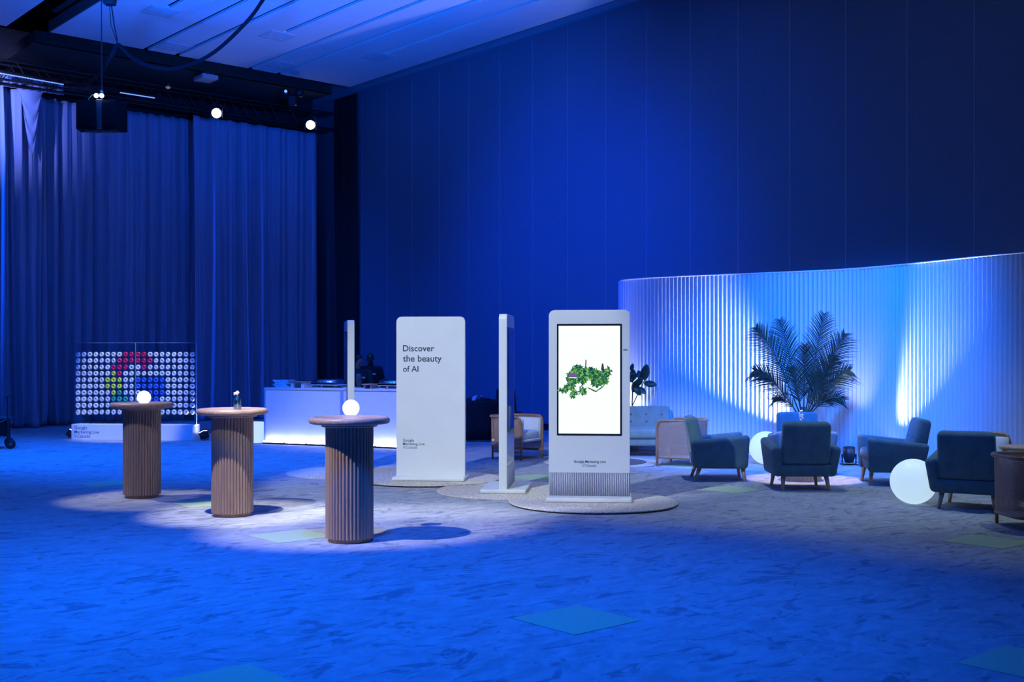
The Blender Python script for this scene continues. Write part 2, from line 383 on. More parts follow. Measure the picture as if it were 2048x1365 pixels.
bm = BM(); rbox(bm, 24.62, UW, 8.1, 15.35, 8.2, 8.45); rbox(bm, 24.62, 24.7, 8.1, 15.35, 8.2, 8.45)
room(tag(obj('trim_2', bm, M['soffit']), 'dark lowered soffit above the lighting truss', kind='structure'))

# ================================================================== DRAPES, TRUSS AND RIGGING
def drape(name, label, v0, v1, z1, u0, m, amp=.13, per=.42, swag=None, seed=1):
    rnd = random.Random(seed); bm = BM(); nx = int((v1 - v0) / .022); zs = [0.02, .12, .4, .9, 1.8, 3, 4.2, 5.2, 6, 6.6, 7, 7.3, z1 - .12, z1]
    zs = [z for z in zs if z <= z1]
    ph = []; x = v0; a = 0
    f = [rnd.uniform(.7, 1.5) for _ in range(200)]; am = [rnd.uniform(.35, 1.25) for _ in range(200)]
    rows = []
    for z in zs:
        t = z / z1; row = []; a = 0
        for i in range(nx + 1):
            v = v0 + (v1 - v0) * i / nx
            seg = (v - v0) / per; k = int(seg)
            fr = f[k] * (1 - (seg - k)) + f[k + 1] * (seg - k); ar = am[k] * (1 - (seg - k)) + am[k + 1] * (seg - k)
            a += 2 * math.pi * (v1 - v0) / nx / per * fr
            sh = math.sin(a + .55 * math.sin(a) + .25 * t); d = amp * ar * (sh * abs(sh) ** .0 + .38 * math.sin(2.7 * a + 1.2 + .5 * t) + .16 * math.sin(5.3 * a + t)) * (.5 + .5 * min(1, (1 - t) * 4 + .25)) + .06 * math.sin(3 * t + v) * (1 - t)
            if z < .3: d += .10 * (.3 - z) / .3 * math.sin(a * .5)
            vv = v + .05 * math.sin(a * .7 + 3 * t) * (1 - t)
            row.append(bm.verts.new((vv, u0 - d, z)))
        rows.append(row)
    for r0, r1 in zip(rows, rows[1:]):
        for i in range(nx): bm.faces.new((r0[i], r0[i + 1], r1[i + 1], r1[i]))
    o = room(tag(obj(name, bm, m, smooth=True), label, 'curtain'))
    sm = o.modifiers.new('thickness', 'SOLIDIFY'); sm.thickness = .008
    return o
gcur = 'tall drapes hung from the truss'
c1 = drape('stage_curtain', 'pale pleated drape brightest at its top, at the far left edge', 5.2, 8.75, 7.5, 26.2, M['curtain'], seed=3, amp=.22, per=.34)
c2 = drape('stage_curtain', 'tall pleated blue-lit drape behind the hanging loudspeakers', 8.6, 13.1, 7.5, 26.72, M['curtain'], seed=5, amp=.2, per=.36)
c3 = drape('stage_curtain', 'darkest pleated blue drape, next to the panelled wall', 12.35, 15.85, 7.5, 26.2, M['curtain'], seed=11, amp=.12, per=.55)
for c in (c1, c2, c3): c['group'] = gcur
# swag fold of the left drape
bm = BM(); nsw = 14; rows = []
for j in range(12):
    t = j / 11; row = []
    for i in range(nsw + 1):
        s_ = -1 + 2 * i / nsw
        dep = (1 - s_ * s_); 
        row.append(bm.verts.new((8.45 + s_ * .27 * (1 - .35 * t), 25.98 - .10 * dep * (.6 + .4 * math.sin(t * 19)), 7.46 - .15 * t - dep * t * 1.25)))
    rows.append(row)
for r0, r1 in zip(rows, rows[1:]):
    for i in range(nsw): bm.faces.new((r0[i], r0[i + 1], r1[i + 1], r1[i]))
sw = obj('swag_fold', bm, M['curtain'], c1, smooth=True)
# valance strip above the pipe
bm = BM(); n = 80
for i in range(n):
    a, b = 5.2 + 4.1 * i / n, 5.2 + 4.1 * (i + 1) / n; fa, fb = .03 * math.sin(i * 1.9), .03 * math.sin((i + 1) * 1.9)
    q = [bm.verts.new(p) for p in ((a, 26.3 + fa, 7.55), (b, 26.3 + fb, 7.55), (b, 26.3 + fb, 7.85), (a, 26.3 + fa, 7.85))]; bm.faces.new(q)
room(tag(obj('valance', bm, M['curtain'], smooth=True), 'short gathered valance above the curtain pipe at far left', 'valance'))
drape('wall_shade_sheet', 'flat black sheet standing in for shade between the blue curtain and panelled wall', 0, 1.05, 8.48, 0, M['blackcloth'], amp=.02, seed=9)  # added dark sheet, paints the shade on the wall beside the curtain
md = bpy.data.objects['wall_shade_sheet']; md.rotation_euler = (0, 0, math.atan2(DU.y, DU.x)); md.location = UV(25.15, 16.44)
# truss
tr = thing('lighting_truss', 'black box truss carrying the stage lights above the curtain', 'truss'); room(tr)
TV0, TV1, TZ, TU = 5.0, 16.2, 7.58, 25.78
for (du_, dz) in ((0, 0), (0, .42), (.4, 0), (.4, .42)):
    bm = BM(); tube(bm, [(TV0, TU + du_, TZ + dz), (TV1, TU + du_, TZ + dz)], .026, 8); obj('chord', bm, M['black'], tr)
bay = .56; b0 = None; v0_ = None
for k in range(int((TV1 - TV0) / bay)):
    x = TV0 + k * bay
    for du_ in (0, .4):
        if b0 is None:
            bm = BM(); tube(bm, [(0, 0, 0), (bay / 2, 0, .42), (bay, 0, 0)], .013, 6); b0 = obj('brace', bm, M['black'], tr, loc=(x, TU, TZ))
        else: dupe(b0, tr, (x, TU + du_, TZ))
    if v0_ is None:
        bm = BM(); tube(bm, [(0, 0, 0), (0, .4, 0)], .012, 6); v0_ = obj('cross_bar', bm, M['black'], tr, loc=(x, TU, TZ))
    else: dupe(v0_, tr, (x, TU, TZ))
# LED battens on the truss
def led_strip(px0, py0, px1, py1, label):
    a, b = [AT(px, 0) for px in (px0, px1)]
    pts = []
    for px, py in ((px0, py0), (px1, py1)):
        d = Vector(((px - CX) / F, 1, 0)); Y = 25.55 / d.dot(DU); pts.append(AT(px, Y, py))
    t = thing('led_batten', label, 'light', pts[0], 0, 'light battens on the truss')
    e = pts[1] - pts[0]
    bm = BM(); tube(bm, [Vector((0, 0, .03)), e + Vector((0, 0, .03))], .035, 6); obj('housing', bm, M['black'], t)
    bm = BM(); n = 26
    for k in range(n):
        tube(bm, [e * (k / n) - Vector((0, 0, .015)), e * ((k + .8) / n) - Vector((0, 0, .015))], .012, 6)
    obj('light_row', bm, M['strip'], t)
led_strip(-12, 143, 128, 168, 'glowing blue-white light batten over the far left drape')
led_strip(240, 184, 310, 195, 'dim blue light batten right of the hanging loudspeakers')
def par(px, py, Y, label, tgt, r=.115, power=0, col=BLUE):
    p = AT(px, Y, py); t = thing('stage_light', label, 'light', p, 0, 'round stage lights on the truss')
    d = (Vector(tgt) - p).normalized(); q = d.to_track_quat('Z', 'Y').to_matrix().to_4x4()
    def put(bm): bmesh.ops.transform(bm, matrix=q, verts=bm.verts); return bm
    obj('housing', put(lathe(BM(), [(0, -.34), (r * .7, -.34), (r * 1.05, -.2), (r * 1.12, -.01), (r * 1.05, 0), (0, -.015)], 20)), M['black'], t, True)
    obj('lens', put(lathe(BM(), [(r * .98, .0), (r * .7, .02), (0, .03)], 20)), M['lens'], t, True)
    bm = BM(); tube(bm, [(-r * 1.25, 0, -.12), (-r * 1.25, 0, .16), (0, 0, .26), (r * 1.25, 0, .16), (r * 1.25, 0, -.12)], .014, 6); obj('yoke', bm, M['black'], t)
    bm = BM(); tube(bm, [(0, 0, .25), (0, .06, .33)], .03, 8); obj('clamp', bm, M['black'], t)
    if power: spot('stage_light_beam', p + d * .05, tgt, power, col, 40, .6, .1)
par(433, 226.5, 26.9, 'glowing round stage light left of the pair on the truss', (-1.5, 6, 1.0), power=500)
par(621, 250, 29.0, 'glowing round stage light near the panelled wall corner', (0.5, 7, 1.0), power=500)
# moving head fixture
p = AT(585, 27.9, 190); t = thing('moving_light', 'dark twin-headed moving light above the right stage light', 'light', p)
bm = BM(); box(bm, -.10, .10, -.1, .1, -.26, -.02, .03); obj('yoke', bm, M['black'], t)
for sx in (-1, 1):
    bm = BM(); ball(bm, (sx * .17, 0, .05), .12, .12, .11); obj('head', bm, M['black'], t, True)
bm = BM(); lathe(bm, [(0, 0), (.035, 0), (.035, .02), (0, .03)], 12); bmesh.ops.rotate(bm, matrix=Matrix.Rotation(R(90), 3, 'X'), verts=bm.verts); obj('lens', bm, mat('blue_pilot_glow', (.2, .4, 1), .3, emit=(.15, .35, 1), es=1.5, var=.01), t, loc=(-.14, -.12, .06))
# warm work lamp on the truss
p = AT(336, 26.5, 175); t = thing('work_lamp', 'tiny warm lamp glowing faintly on the dark truss', 'light', p)
obj('lens', ball(BM(), (0, 0, 0), .055, .055, .035), mat('warm_lamp', (.6, .4, .3), .5, emit=(.5, .3, .2), es=.25, var=.01), t, True)
obj('housing', lathe(BM(), [(0, .02), (.08, .02), (.06, .12), (0, .13)], 14), M['black'], t, True)
# hanging loudspeaker cluster
p = AT(203, 20.0, 263); SPK = p
t = thing('hanging_loudspeaker', 'pair of black loudspeakers hung back to back on a steel rope', 'loudspeaker', p)
for (x0, x1, a) in ((-.40, -.06, R(6)), (.08, .37, R(-14))):
    bm = BM(); xc = (x0 + x1) / 2; w_ = (x1 - x0) / 2
    hexa(bm, [(-w_, -.16, .01), (w_, -.19, .01), (w_, .19, .01), (-w_, .16, .01), (-w_, -.16, .52), (w_, -.19, .52), (w_, .19, .52), (-w_, .16, .52)], .012, 2)
    o = obj('cabinet', bm, mat('speaker_black', (.004, .005, .007), .85, spec=.15, var=.2), t, loc=(xc, 0, 0)); o.rotation_euler = (0, 0, a)
    bm = BM(); box(bm, -w_ * .86, w_ * .86, -.008, 0, .06, .47, .004); gr = obj('grille', bm, mat('grille_mesh', (.006, .008, .010), .9, spec=.1, var=.3, scale=200), o, loc=(0, -.185, 0)); 
    obj('badge', box(BM(), -.012, .012, -.006, 0, .07, .095), M['chrome'], o, loc=(0, -.192, 0))
bm = BM(); box(bm, -.055, .055, -.12, .12, .02, .54, .01); obj('bracket', bm, mat('steel_blue', (.10, .11, .13), .35, metal=.6, var=.1), t)
obj('bottom_plate', box(BM(), -.30, .30, -.1, .1, 0, .012), M['black'], t)
bm = BM(); tube(bm, [(0, 0, .53), (0, 0, 2.95)], .008, 6); tube(bm, [(.02, 0, .53), (-.01, 0, 2.95)], .005, 6); obj('hanging_rope', bm, M['black'], t)
bm = BM(); tube(bm, [(-.22, 0, .5), (-.23, 0, .57), (-.17, 0, .64), (-.06, 0, .66), (0, 0, .68)], .006, 6); obj('signal_cable', bm, mat('green_cable', (.15, .4, .3), .5, var=.1), t)
for sx in (-.045, .05):
    obj('lamp', ball(BM(), (sx, -.13, .60), .038), M['lens'], t, True)
obj('shackle', ball(BM(), (0, 0, .68), .035, .03, .05), M['chrome'], t, True)
# chain hoist at the very top with cable
p = AT(219, 20.0, 10); t = thing('chain_hoist', 'black chain hoist box hanging at the top edge of the picture', 'hoist', p)
hexa(bm := BM(), [(-.09, -.09, 0), (.09, -.09, 0), (.09, .09, 0), (-.09, .09, 0), (-.13, -.12, .3), (.13, -.12, .3), (.13, .12, .3), (-.13, .12, .3)], .02); obj('motor', bm, M['black'], t)
bm = BM(); tube(bm, [(0, 0, .3), (0, 0, 8.7 - p.z)], .012, 6); obj('chain', bm, M['black'], t)
bm = BM(); q = AT(236, 20.0, 90) - p; tube(bm, [(.03, 0, .02), q * .5 + Vector((.01, 0, 0)), q], .011, 6); tube(bm, [(.0, 0, .02), q * .5 + Vector((-.05, 0, 0)), q], .007, 6); obj('sling', bm, M['black'], t)
# cable bundle
def smooth_path(pts, n=8):
    out = []; P = [Vector(p) for p in pts]
    for i in range(len(P) - 1):
        a, b, c, d = P[max(i - 1, 0)], P[i], P[i + 1], P[min(i + 2, len(P) - 1)]
        for k in range(n):
            t = k / n; out.append(.5 * ((2 * b) + (c - a) * t + (2 * a - 5 * b + 4 * c - d) * t * t + (3 * b - a - 3 * c + d) * t ** 3))
    out.append(P[-1]); return out
cab = [AT(x, Y, y) for x, y, Y in ((544, -36, 20.55), (528, -5, 20.5), (505, 30, 20.4), (470, 68, 20.3), (430, 103, 20.2), (385, 128, 20.1), (335, 138, 20), (285, 128, 20), (255, 108, 20), (236, 90, 20), (222, 112, 20), (208, 138, 20.3), (190, 157, 21), (165, 169, 22.5), (130, 170, 25.4))]
bm = BM(); tube(bm, smooth_path(cab), .034, 8)
cab2 = [c + Vector((.03 * math.sin(i * 2.1), 0, .035 * math.cos(i * 1.7))) for i, c in enumerate(cab)]
tube(bm, smooth_path(cab2), .016, 6)
tag(obj('cable_bundle', bm, mat('cable_jacket', (.010, .010, .014), .9, spec=.1, var=.2), smooth=True), 'thick dark cable bundle drooping from the ceiling to the truss', 'cable')
# projector
p = AT(412, 26.5, 161); t = thing('ceiling_projector', 'grey projector mounted under the dark soffit', 'projector', p, R(-52))
bm = BM(); hexa(bm, [(-.27, -.20, 0), (.27, -.20, 0), (.25, .20, .0), (-.25, .20, .0), (-.27, -.20, .10), (.27, -.20, .10), (.25, .20, .10), (-.25, .20, .10)], .02, 2); obj('body', bm, mat('projector_grey', (.34, .34, .36), .6, var=.05), t)
bm = BM(); lathe(bm, [(0, 0), (.05, 0), (.05, .06), (0, .06)], 14); bmesh.ops.rotate(bm, matrix=Matrix.Rotation(R(-90), 3, 'X'), verts=bm.verts); obj('lens', bm, M['bezel'], t, loc=(.08, .19, .05))
bm = BM(); box(bm, -.2, .2, -.14, .14, .10, .15, .01); box(bm, -.1, .1, -.1, .1, .15, 8.2 - p.z); obj('mount', bm, M['black'], t)

# ================================================================== COCKTAIL TABLES
def cocktail_table(loc, label):
    t = thing('cocktail_table', label, 'table', loc, 0, 'three fluted cocktail tables')
    nf, sub = 40, 6
    def fl(k, r, z):
        return 1 - .075 * (1 - abs(math.sin(math.pi * (k % sub) / sub)) ** .6)
    obj('plinth', lathe(BM(), [(0, 0), (.178, 0), (.182, .005), (.182, .05), (0, .05)], 40), M['wood'], t)
    obj('fluted_column', lathe(BM(), [(.206, .035), (.206, 1.0)], nf * sub, rfun=fl), M['wood'], t)
    obj('collar', lathe(BM(), [(0, .985), (.235, .985), (.24, .99), (.24, 1.012), (0, 1.012)], 48), M['topwood'], t)
    obj('table_top', lathe(BM(), [(0, 1.010), (.325, 1.010), (.342, 1.018), (.348, 1.034), (.345, 1.052), (.335, 1.064), (.322, 1.068), (.305, 1.066), (.298, 1.058), (0, 1.058)], 72), M['topwood'], t, True)
    return t
TT = 1.058
tl = [(G(284, 999), 'fluted wooden cocktail table in front of the doughnut wall'),
      (G(465, 1037), 'fluted wooden cocktail table with the small glass vase, middle of three'),
      (G(699, 1090), 'nearest fluted wooden cocktail table, in front of the white bar')]
tabs = []
for p, l in tl:
    p = p + Vector((0, .2, 0)); p.x *= p.y / (p.y - .2)
    if not tabs: t0 = cocktail_table(p, l); tabs.append(t0)
    else: tabs.append(copy_tree(t0, p, .3 * len(tabs), l))
def globe_lamp(name, p, r, cut, m, label, group, base):
    t = thing(name, label, 'lamp', p, 0, group); a0 = math.asin(min(1, (r - cut) / r)); prof = [(0, 0)]
    for k in range(19):
        a = -a0 + (math.pi / 2 + a0) * k / 18; prof.append((r * math.cos(a), r - cut + r * math.sin(a)))
    prof[-1] = (0, prof[-1][1])
    obj('globe', lathe(BM(), prof, 40), m, t, True)
    if base: obj('base_ring', lathe(BM(), [(0, -.004), (prof[1][0] * .9, -.004), (prof[1][0] * .9, .002), (0, .002)], 24), M['white'], t)
    return t
q = G(701, 832, TT); globe_lamp('globe_lamp', q + Vector((0, .03, .004)), .075, .012, M['tglobe'], 'small glowing globe lamp on the nearest cocktail table', 'table globe lamps', True)
q = G(288, 805, TT); q.y = tabs[0].location.y; q.x = (288 - CX) / F * q.y
globe_lamp('globe_lamp', q + Vector((0, 0, .004)), .075, .012, M['tglobe'], 'small glowing globe lamp before the doughnut wall', 'table globe lamps', True)
# vase
q = tabs[1].location.copy(); q.z = TT; q.x += .05
t = thing('bud_vase', 'small blue glass bottle vase with a white dried flower', 'vase', q)
obj('bottle', lathe(BM(), [(0, 0), (.036, 0), (.039, .006), (.039, .085), (.034, .105), (.018, .118), (.016, .128), (.019, .131), (.012, .131), (.013, .118), (.030, .1), (.034, .08), (.034, .01), (0, .008)], 24), M['bottle'], t, True)
bm = BM(); tube(bm, [(0, 0, .01), (.003, 0, .1), (.001, 0, .155)], .0035, 6); tube(bm, [(.001, 0, .13), (-.02, 0, .16)], .002, 5); obj('stem', bm, M['flower'], t)
bm = BM()
for k in range(14): ball(bm, (random.uniform(-.012, .018), random.uniform(-.015, .015), .165 + random.uniform(-.014, .014)), .009, u=8, v=6)
for k in range(8): ball(bm, (-.022 + random.uniform(-.012, .01), random.uniform(-.012, .012), .158 + random.uniform(-.01, .01)), .008, u=8, v=6)
obj('blossom', bm, M['flower'], t, True)

# ================================================================== RUGS AND DIGITAL TOTEMS
def rug(p, z, r, label, dark=None):
    t = thing('round_rug', label, 'rug', (p.x, p.y, z), 0, 'round braided rugs')
    prof = [(0, .007)]; k = .015
    while k < r: prof += [(k, .011), (k + .009, .0135), (k + .018, .011)]; k += .03
    prof += [(k, .008), (k, 0)]
    rn = random.Random(int(p.y * 100)); ph = [rn.uniform(0, 6.28) for _ in range(3)]
    def wob(i, rr, z): a = 2 * math.pi * i / 72; return 1 + (.006 * math.sin(3 * a + ph[0]) + .005 * math.sin(5 * a + ph[1])) * (rr / r)
    obj('coil', lathe(BM(), prof, 72, rfun=wob), M['rug'], t, True)
    if dark: obj('centre_disc', lathe(BM(), [(0, .012), (dark, .012), (dark, .0165), (0, .0165)], 60), mat('rug_centre', (.14, .11, .10), .95, var=.2, scale=50), t)
    return t
rug(Vector((.88, 12.3, 0)), .0142, .90, 'round braided jute rug under the totem with the lit screen')
rug(Vector((.02, 13.45, 0)), 0., .90, 'round braided jute rug under the edge-on totem with white foot')
rug(Vector((-1.07, 14.65, 0)), .0142, .90, 'round braided jute rug under the totem with printed back')
rug(Vector((-2.14, 15.5, 0)), 0., .90, 'round braided jute rug half hidden behind the nearest table')
rug(Vector((1.35, 17.02, 0)), 0., .86, 'round rug with a dark centre lying before the sofa', .66)

KW, KH, KD = .88, 2.065, .092
def totem(loc, rz, label):
    t = thing('digital_totem', label, 'totem', loc, rz, 'four digital totems')
    hw, r = KW / 2, .065; poly = [(-hw, .04), (hw, .04)]
    for k in range(9): a = R(90 * k / 8); poly.append((hw - r + r * math.cos(a), KH - r + r * math.sin(a)))
    for k in range(9): a = R(90 + 90 * k / 8); poly.append((-hw + r + r * math.cos(a), KH - r + r * math.sin(a)))
    bm = BM(); prism(bm, poly, -KD / 2 + .006, KD / 2 - .006); obj('casing', bm, M['white'], t)
    inner = [(x * .994, .04 + (z - .04) * .998) for x, z in poly]
    bm = BM(); prism(bm, inner, -KD / 2, -KD / 2 + .02); face = obj('front_panel', bm, M['glass_face'], t)
    bm = BM(); prism(bm, inner, KD / 2 - .02, KD / 2); back = obj('back_panel', bm, M['white'], t)
    bm = BM(); box(bm, -.458, .458, -.265, .265, 0, .045, .012, 3); obj('foot_plate', bm, M['white'], t)
    bm = BM(); n = 44
    for k in range(n):
        x = -hw + .006 + (KW - .012) * (k + .5) / n; tube(bm, [(x, -KD / 2 - .001, .046), (x, -KD / 2 - .001, .295)], .0068, 6)
    obj('fluted_skirt', bm, M['flute'], t, True)
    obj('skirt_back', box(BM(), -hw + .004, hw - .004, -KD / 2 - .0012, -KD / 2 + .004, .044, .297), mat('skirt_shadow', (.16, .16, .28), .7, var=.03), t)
    bm = BM(); box(bm, -.352, .352, -KD / 2 - .006, -KD / 2 + .004, .70, 1.915, .003, 1); bz = obj('bezel', bm, M['bezel'], t)
    return t, face, back, bz
zr = .0135 + .0142
def kpos(x, y, z): return (x, y, z)
tD, fD, bD, zD = totem((.843, 12.391, zr), R(-5.2), 'white totem with a bright white screen showing green foliage')
y_ = -KD / 2 - .007
bm = BM(); box(bm, -.333, .333, y_, y_ + .003, .722, 1.893); sc = obj('screen', bm, M['screen'], zD)
# foliage picture shown on the screen (flat outline in screen coordinates, metres)
def pic(px, py): return ((px - 420) / 655 * .666, 1.893 - (py - 73) / 1143 * 1.171)   # pixels of the enlarged view
rp_ = random.Random(21); bm = BM()
def patch(poly):
    vv = [bm.verts.new((pic(a, b)[0], 0, pic(a, b)[1])) for a, b in poly]; bm.faces.new(vv)
def leafy(a, b, l, ang):                       # small pointed leaf in picture pixels
    ca, sa = math.cos(ang), math.sin(ang)
    patch([(a + ca * u - sa * v, b + sa * u + ca * v) for u, v in ((0, 0), (l * .35, -l * .26), (l, 0), (l * .4, l * .28))])
blobs = [(300, 560, 75, 70), (235, 620, 60, 60), (230, 680, 42, 40), (330, 625, 85, 60), (420, 570, 80, 55), (480, 600, 85, 62), (540, 620, 65, 60), (610, 560, 42, 45), (505, 680, 60, 32), (250, 790, 26, 52), (345, 765, 36, 32), (190, 735, 42, 22), (135, 760, 32, 14), (590, 660, 30, 28)]
for cx_, cy_, rx_, ry_ in blobs:
    patch([(cx_ + rx_ * .95 * math.cos(k * .524) * rp_.uniform(.85, 1.15), cy_ + ry_ * .95 * math.sin(k * .524) * rp_.uniform(.85, 1.15)) for k in range(12)])
    for k in range(int(rx_ * .7)):
        an = rp_.uniform(0, 6.28); leafy(cx_ + rx_ * .75 * math.cos(an), cy_ + ry_ * .75 * math.sin(an), rp_.uniform(18, 40), an + rp_.uniform(-.7, .7))
for poly in ([(400, 735), (490, 778), (500, 765), (405, 722)], [(490, 778), (572, 722), (560, 712), (488, 765)], [(572, 722), (612, 650), (600, 645), (560, 712)], [(322, 720), (372, 668), (380, 675), (332, 726)]): patch(poly)
for k, f_ in enumerate(bm.faces):
    for v_ in f_.verts: v_.co.y = -.000002 * k
obj('screen_picture', bm, M['picture'], sc, loc=(0, y_ - .0006, 0))
bm = BM()
for poly in ([(376, 512), (380, 432), (391, 434), (388, 515)], [(545, 535), (555, 470), (570, 475), (582, 560), (570, 565)]): patch(poly)
obj('picture_trunk', bm, mat('screen_trunk', (.02, .02, .02), .3, emit=(.02, .03, .05), es=1., var=.01), sc, loc=(0, y_ - .0018, 0))
bm = BM(); prism(bm, [(pic(a, b)[0], pic(a, b)[1]) for a, b in ((205, 575), (285, 575), (285, 625), (205, 625))], y_ - .0024, y_ - .0022); o = obj('picture_inset', bm, mat('inset_purple', (.02, .02, .03), .4, emit=(.16, .08, .30), es=1., var=.01), sc)
bm = BM(); prism(bm, [(pic(a, b)[0], pic(a, b)[1]) for a, b in ((205, 620), (285, 620), (285, 627), (205, 627))], y_ - .0028, y_ - .0026); obj('picture_inset_line', bm, M['screen'], sc)
RX = (R(90), 0, 0)
text_mesh('lettering', 'Google Marketing Live', M['ink'], tD, .345, (.005, y_ + .0055, .405), RX, True, .012)
text_mesh('lettering', 'Canada', M['ink2'], tD, .118, (.018, y_ + .0055, .362), RX, True, .01)
pin_mesh(M['ink2'], tD, .036, (-.062, y_ + .0055, .359), RX)
text_mesh('lettering', 'Google', M['tealink'], tD, .02, (.385, y_ + .0055, 1.645), RX, True, .01)
bm = BM(); box(bm, -.022, .022, -.0005, 0, 0, .012); obj('side_mark', bm, M['tealink'], tD, loc=(.39, y_ + .0058, 1.625))
tB, fB, bB, zB = totem((-1.029, 14.476, zr), R(174.8), 'white totem whose printed back reads about the beauty of AI')
RB = (R(90), 0, R(180)); yb = KD / 2 + .0012; xl = .438 - .083
for s_, z_, w_ in (('Discover', 1.625, .403), ('the beauty', 1.495, .498), ('of AI', 1.366, .200)):
    text_mesh('lettering', s_, M['ink'], tB, w_, (xl, yb, z_), RB, False, .012)
text_mesh('lettering', 'Google', M['ink'], tB, .141, (xl, yb, .477), RB, False, .008)
text_mesh('lettering', 'Marketing Live', M['ink'], tB, .278, (xl, yb, .432), RB, False, .008)
text_mesh('lettering', 'Canada', M['ink2'], tB, .145, (xl - .036, yb, .387), RB, False, .004)
pin_mesh(M['ink2'], tB, .038, (xl - .014, yb, .385), RB)
tC, _, _, zc = totem((-.062, 13.50, .0135), R(84.4), 'edge-on white totem standing just left of the lit screen')
bm = BM(); box(bm, -.333, .333, y_, y_ + .003, .722, 1.893); obj('screen', bm, M['darkscreen'], zc)
tA, _, _, za = totem((-2.253, 15.73, .0135), R(-78.5), 'edge-on white totem rising behind the nearest cocktail table')
bm = BM(); box(bm, -.333, .333, y_, y_ + .003, .722, 1.893); obj('screen', bm, M['darkscreen'], za)

# ================================================================== DOUGHNUT WALL
DW = Vector((-8.37, 21.6, 0)); DWR = math.atan2(-.27, 2.38); DWL = 2.395
t = thing('doughnut_stand', 'white plinth with clear peg panels holding rows of doughnuts', 'display stand', DW, DWR)
bm = BM(); box(bm, 0, DWL, 0, .36, 0, .30, .006, 1); obj('plinth', bm, M['white'], t)
def dwx(px, d):                                   # pixel column -> distance along the stand at depth d behind its front
    c, s_ = math.cos(DWR), math.sin(DWR); k = (px - CX) / F
    # X = DW.x + a c - d s ; Y = DW.y + a s + d c ; X = k Y
    return (k * (DW.y + d * c) - DW.x + d * s_) / (c - k * s_)
PD = .20
for a, b in ((151, 271.2), (271.8, 393)):
    bm = BM(); box(bm, dwx(a, PD), dwx(b, PD), PD, PD + .012, .30, 1.845, .002, 1); o = obj('peg_panel', bm, M['acrylic'], t)
    bm = BM(); x = dwx(b, PD); box(bm, x - .004, x + .001, PD - .001, PD + .013, .30, 1.845); obj('panel_edge', bm, mat('acrylic_edge', (.35, .6, .9), .2, var=.05), t)
bm = BM(); box(bm, dwx(151, PD), dwx(393, PD), PD, PD + .012, 1.843, 1.848); obj('panel_edge', bm, MATS['acrylic_edge'], t)
for s_, z_, w_, m_, dx in (('Google', .205, .255, M['tealink'], 0), ('Marketing Live', .125, .49, M['tealink'], 0), ('Canada', .045, .25, M['ink2'], .062)):
    text_mesh('lettering', s_, m_, t, w_, (.065 + dx, -.0012, z_), RX, False, .008)
pin_mesh(M['ink2'], t, .062, (.088, -.0012, .043), RX)
cols = [130 + z / 5.934 for z in (155, 225, 297, 367, 437, 507, 577, 648, 720, 790, 868, 938, 1012, 1082, 1153, 1223, 1295, 1365, 1437, 1510)]
rows_ = [670 + z / 5.934 for z in (230, 305, 382, 457, 533, 608, 685, 760, 835, 915)]
cmap = {}
def setc(r, cs, c):
    for k in cs: cmap[(r, k)] = c
setc(1, (9, 10, 11, 12), 'red'); setc(2, range(8, 14), 'red'); setc(3, (7, 8, 9, 12), 'red'); setc(4, (8,), 'red'); setc(4, (7,), 'yellow')
setc(5, (6, 7, 8), 'yellow'); setc(6, (6, 7, 8), 'yellow'); setc(7, (7,), 'yellow'); setc(7, (8,), 'green'); setc(8, (7, 8, 9), 'green')
setc(5, range(11, 16), 'blue'); setc(6, range(11, 16), 'blue'); setc(7, (12, 13, 14, 15), 'blue'); setc(8, (12, 13, 14), 'blue'); setc(9, range(8, 13), 'green')
ORD = ['first', 'second', 'third', 'fourth', 'fifth', 'sixth', 'seventh', 'eighth', 'ninth', 'tenth', 'eleventh', 'twelfth', 'thirteenth', 'fourteenth', 'fifteenth', 'sixteenth', 'seventeenth', 'eighteenth', 'nineteenth', 'twentieth']
peg0 = None; dn = {}
def doughnut_mesh(c):
    bm = BM(); n, k = 16, 8; Rr, r = .031, .0195; rings = []
    for i in range(n):
        a = 2 * math.pi * i / n
        rings.append([bm.verts.new(((Rr + r * math.cos(2 * math.pi * j / k)) * math.cos(a), .9 * r * math.sin(2 * math.pi * j / k), (Rr + r * math.cos(2 * math.pi * j / k)) * math.sin(a))) for j in range(k)])
    for i in range(n):
        for j in range(k): bm.faces.new((rings[i][j], rings[i][(j + 1) % k], rings[(i + 1) % n][(j + 1) % k], rings[(i + 1) % n][j]))
    return bm
c_, s__ = math.cos(DWR), math.sin(DWR); rnd = random.Random(4)
for r_, py in enumerate(rows_, 1):
    for k_, px in enumerate(cols, 1):
        dd = PD - .035; a = dwx(px, dd); Yp = DW.y + a * s__ + dd * c_; z_ = CAMH + (HZ - py) / F * Yp
        col = cmap.get((r_, k_), 'white')
        if peg0 is None:
            bm = BM(); tube(bm, [(0, .035, 0), (0, -.035, .012)], .006, 6); peg0 = obj('peg', bm, M['acrylic'], t, loc=(a, dd, z_))
        else: dupe(peg0, t, (a, dd, z_))
        wp = (DW.x + a * c_ - dd * s__, DW.y + a * s__ + dd * c_, z_ - .006)
        rot = (R(rnd.uniform(-14, 4)), R(rnd.uniform(-8, 8)), DWR + R(rnd.uniform(-24, 10)))
        lab = '%s glazed doughnut, %s row from the top, %s from the left' % (col, ORD[r_ - 1], ORD[k_ - 1])
        if col not in dn:
            o = obj('doughnut', doughnut_mesh(col), M['dn_' + col], smooth=True, loc=wp); dn[col] = o; o.rotation_euler = rot
        else: o = dupe(dn[col], None, wp, rot)
        tag(o, lab, 'doughnut', 'doughnuts pegged on the clear wall')
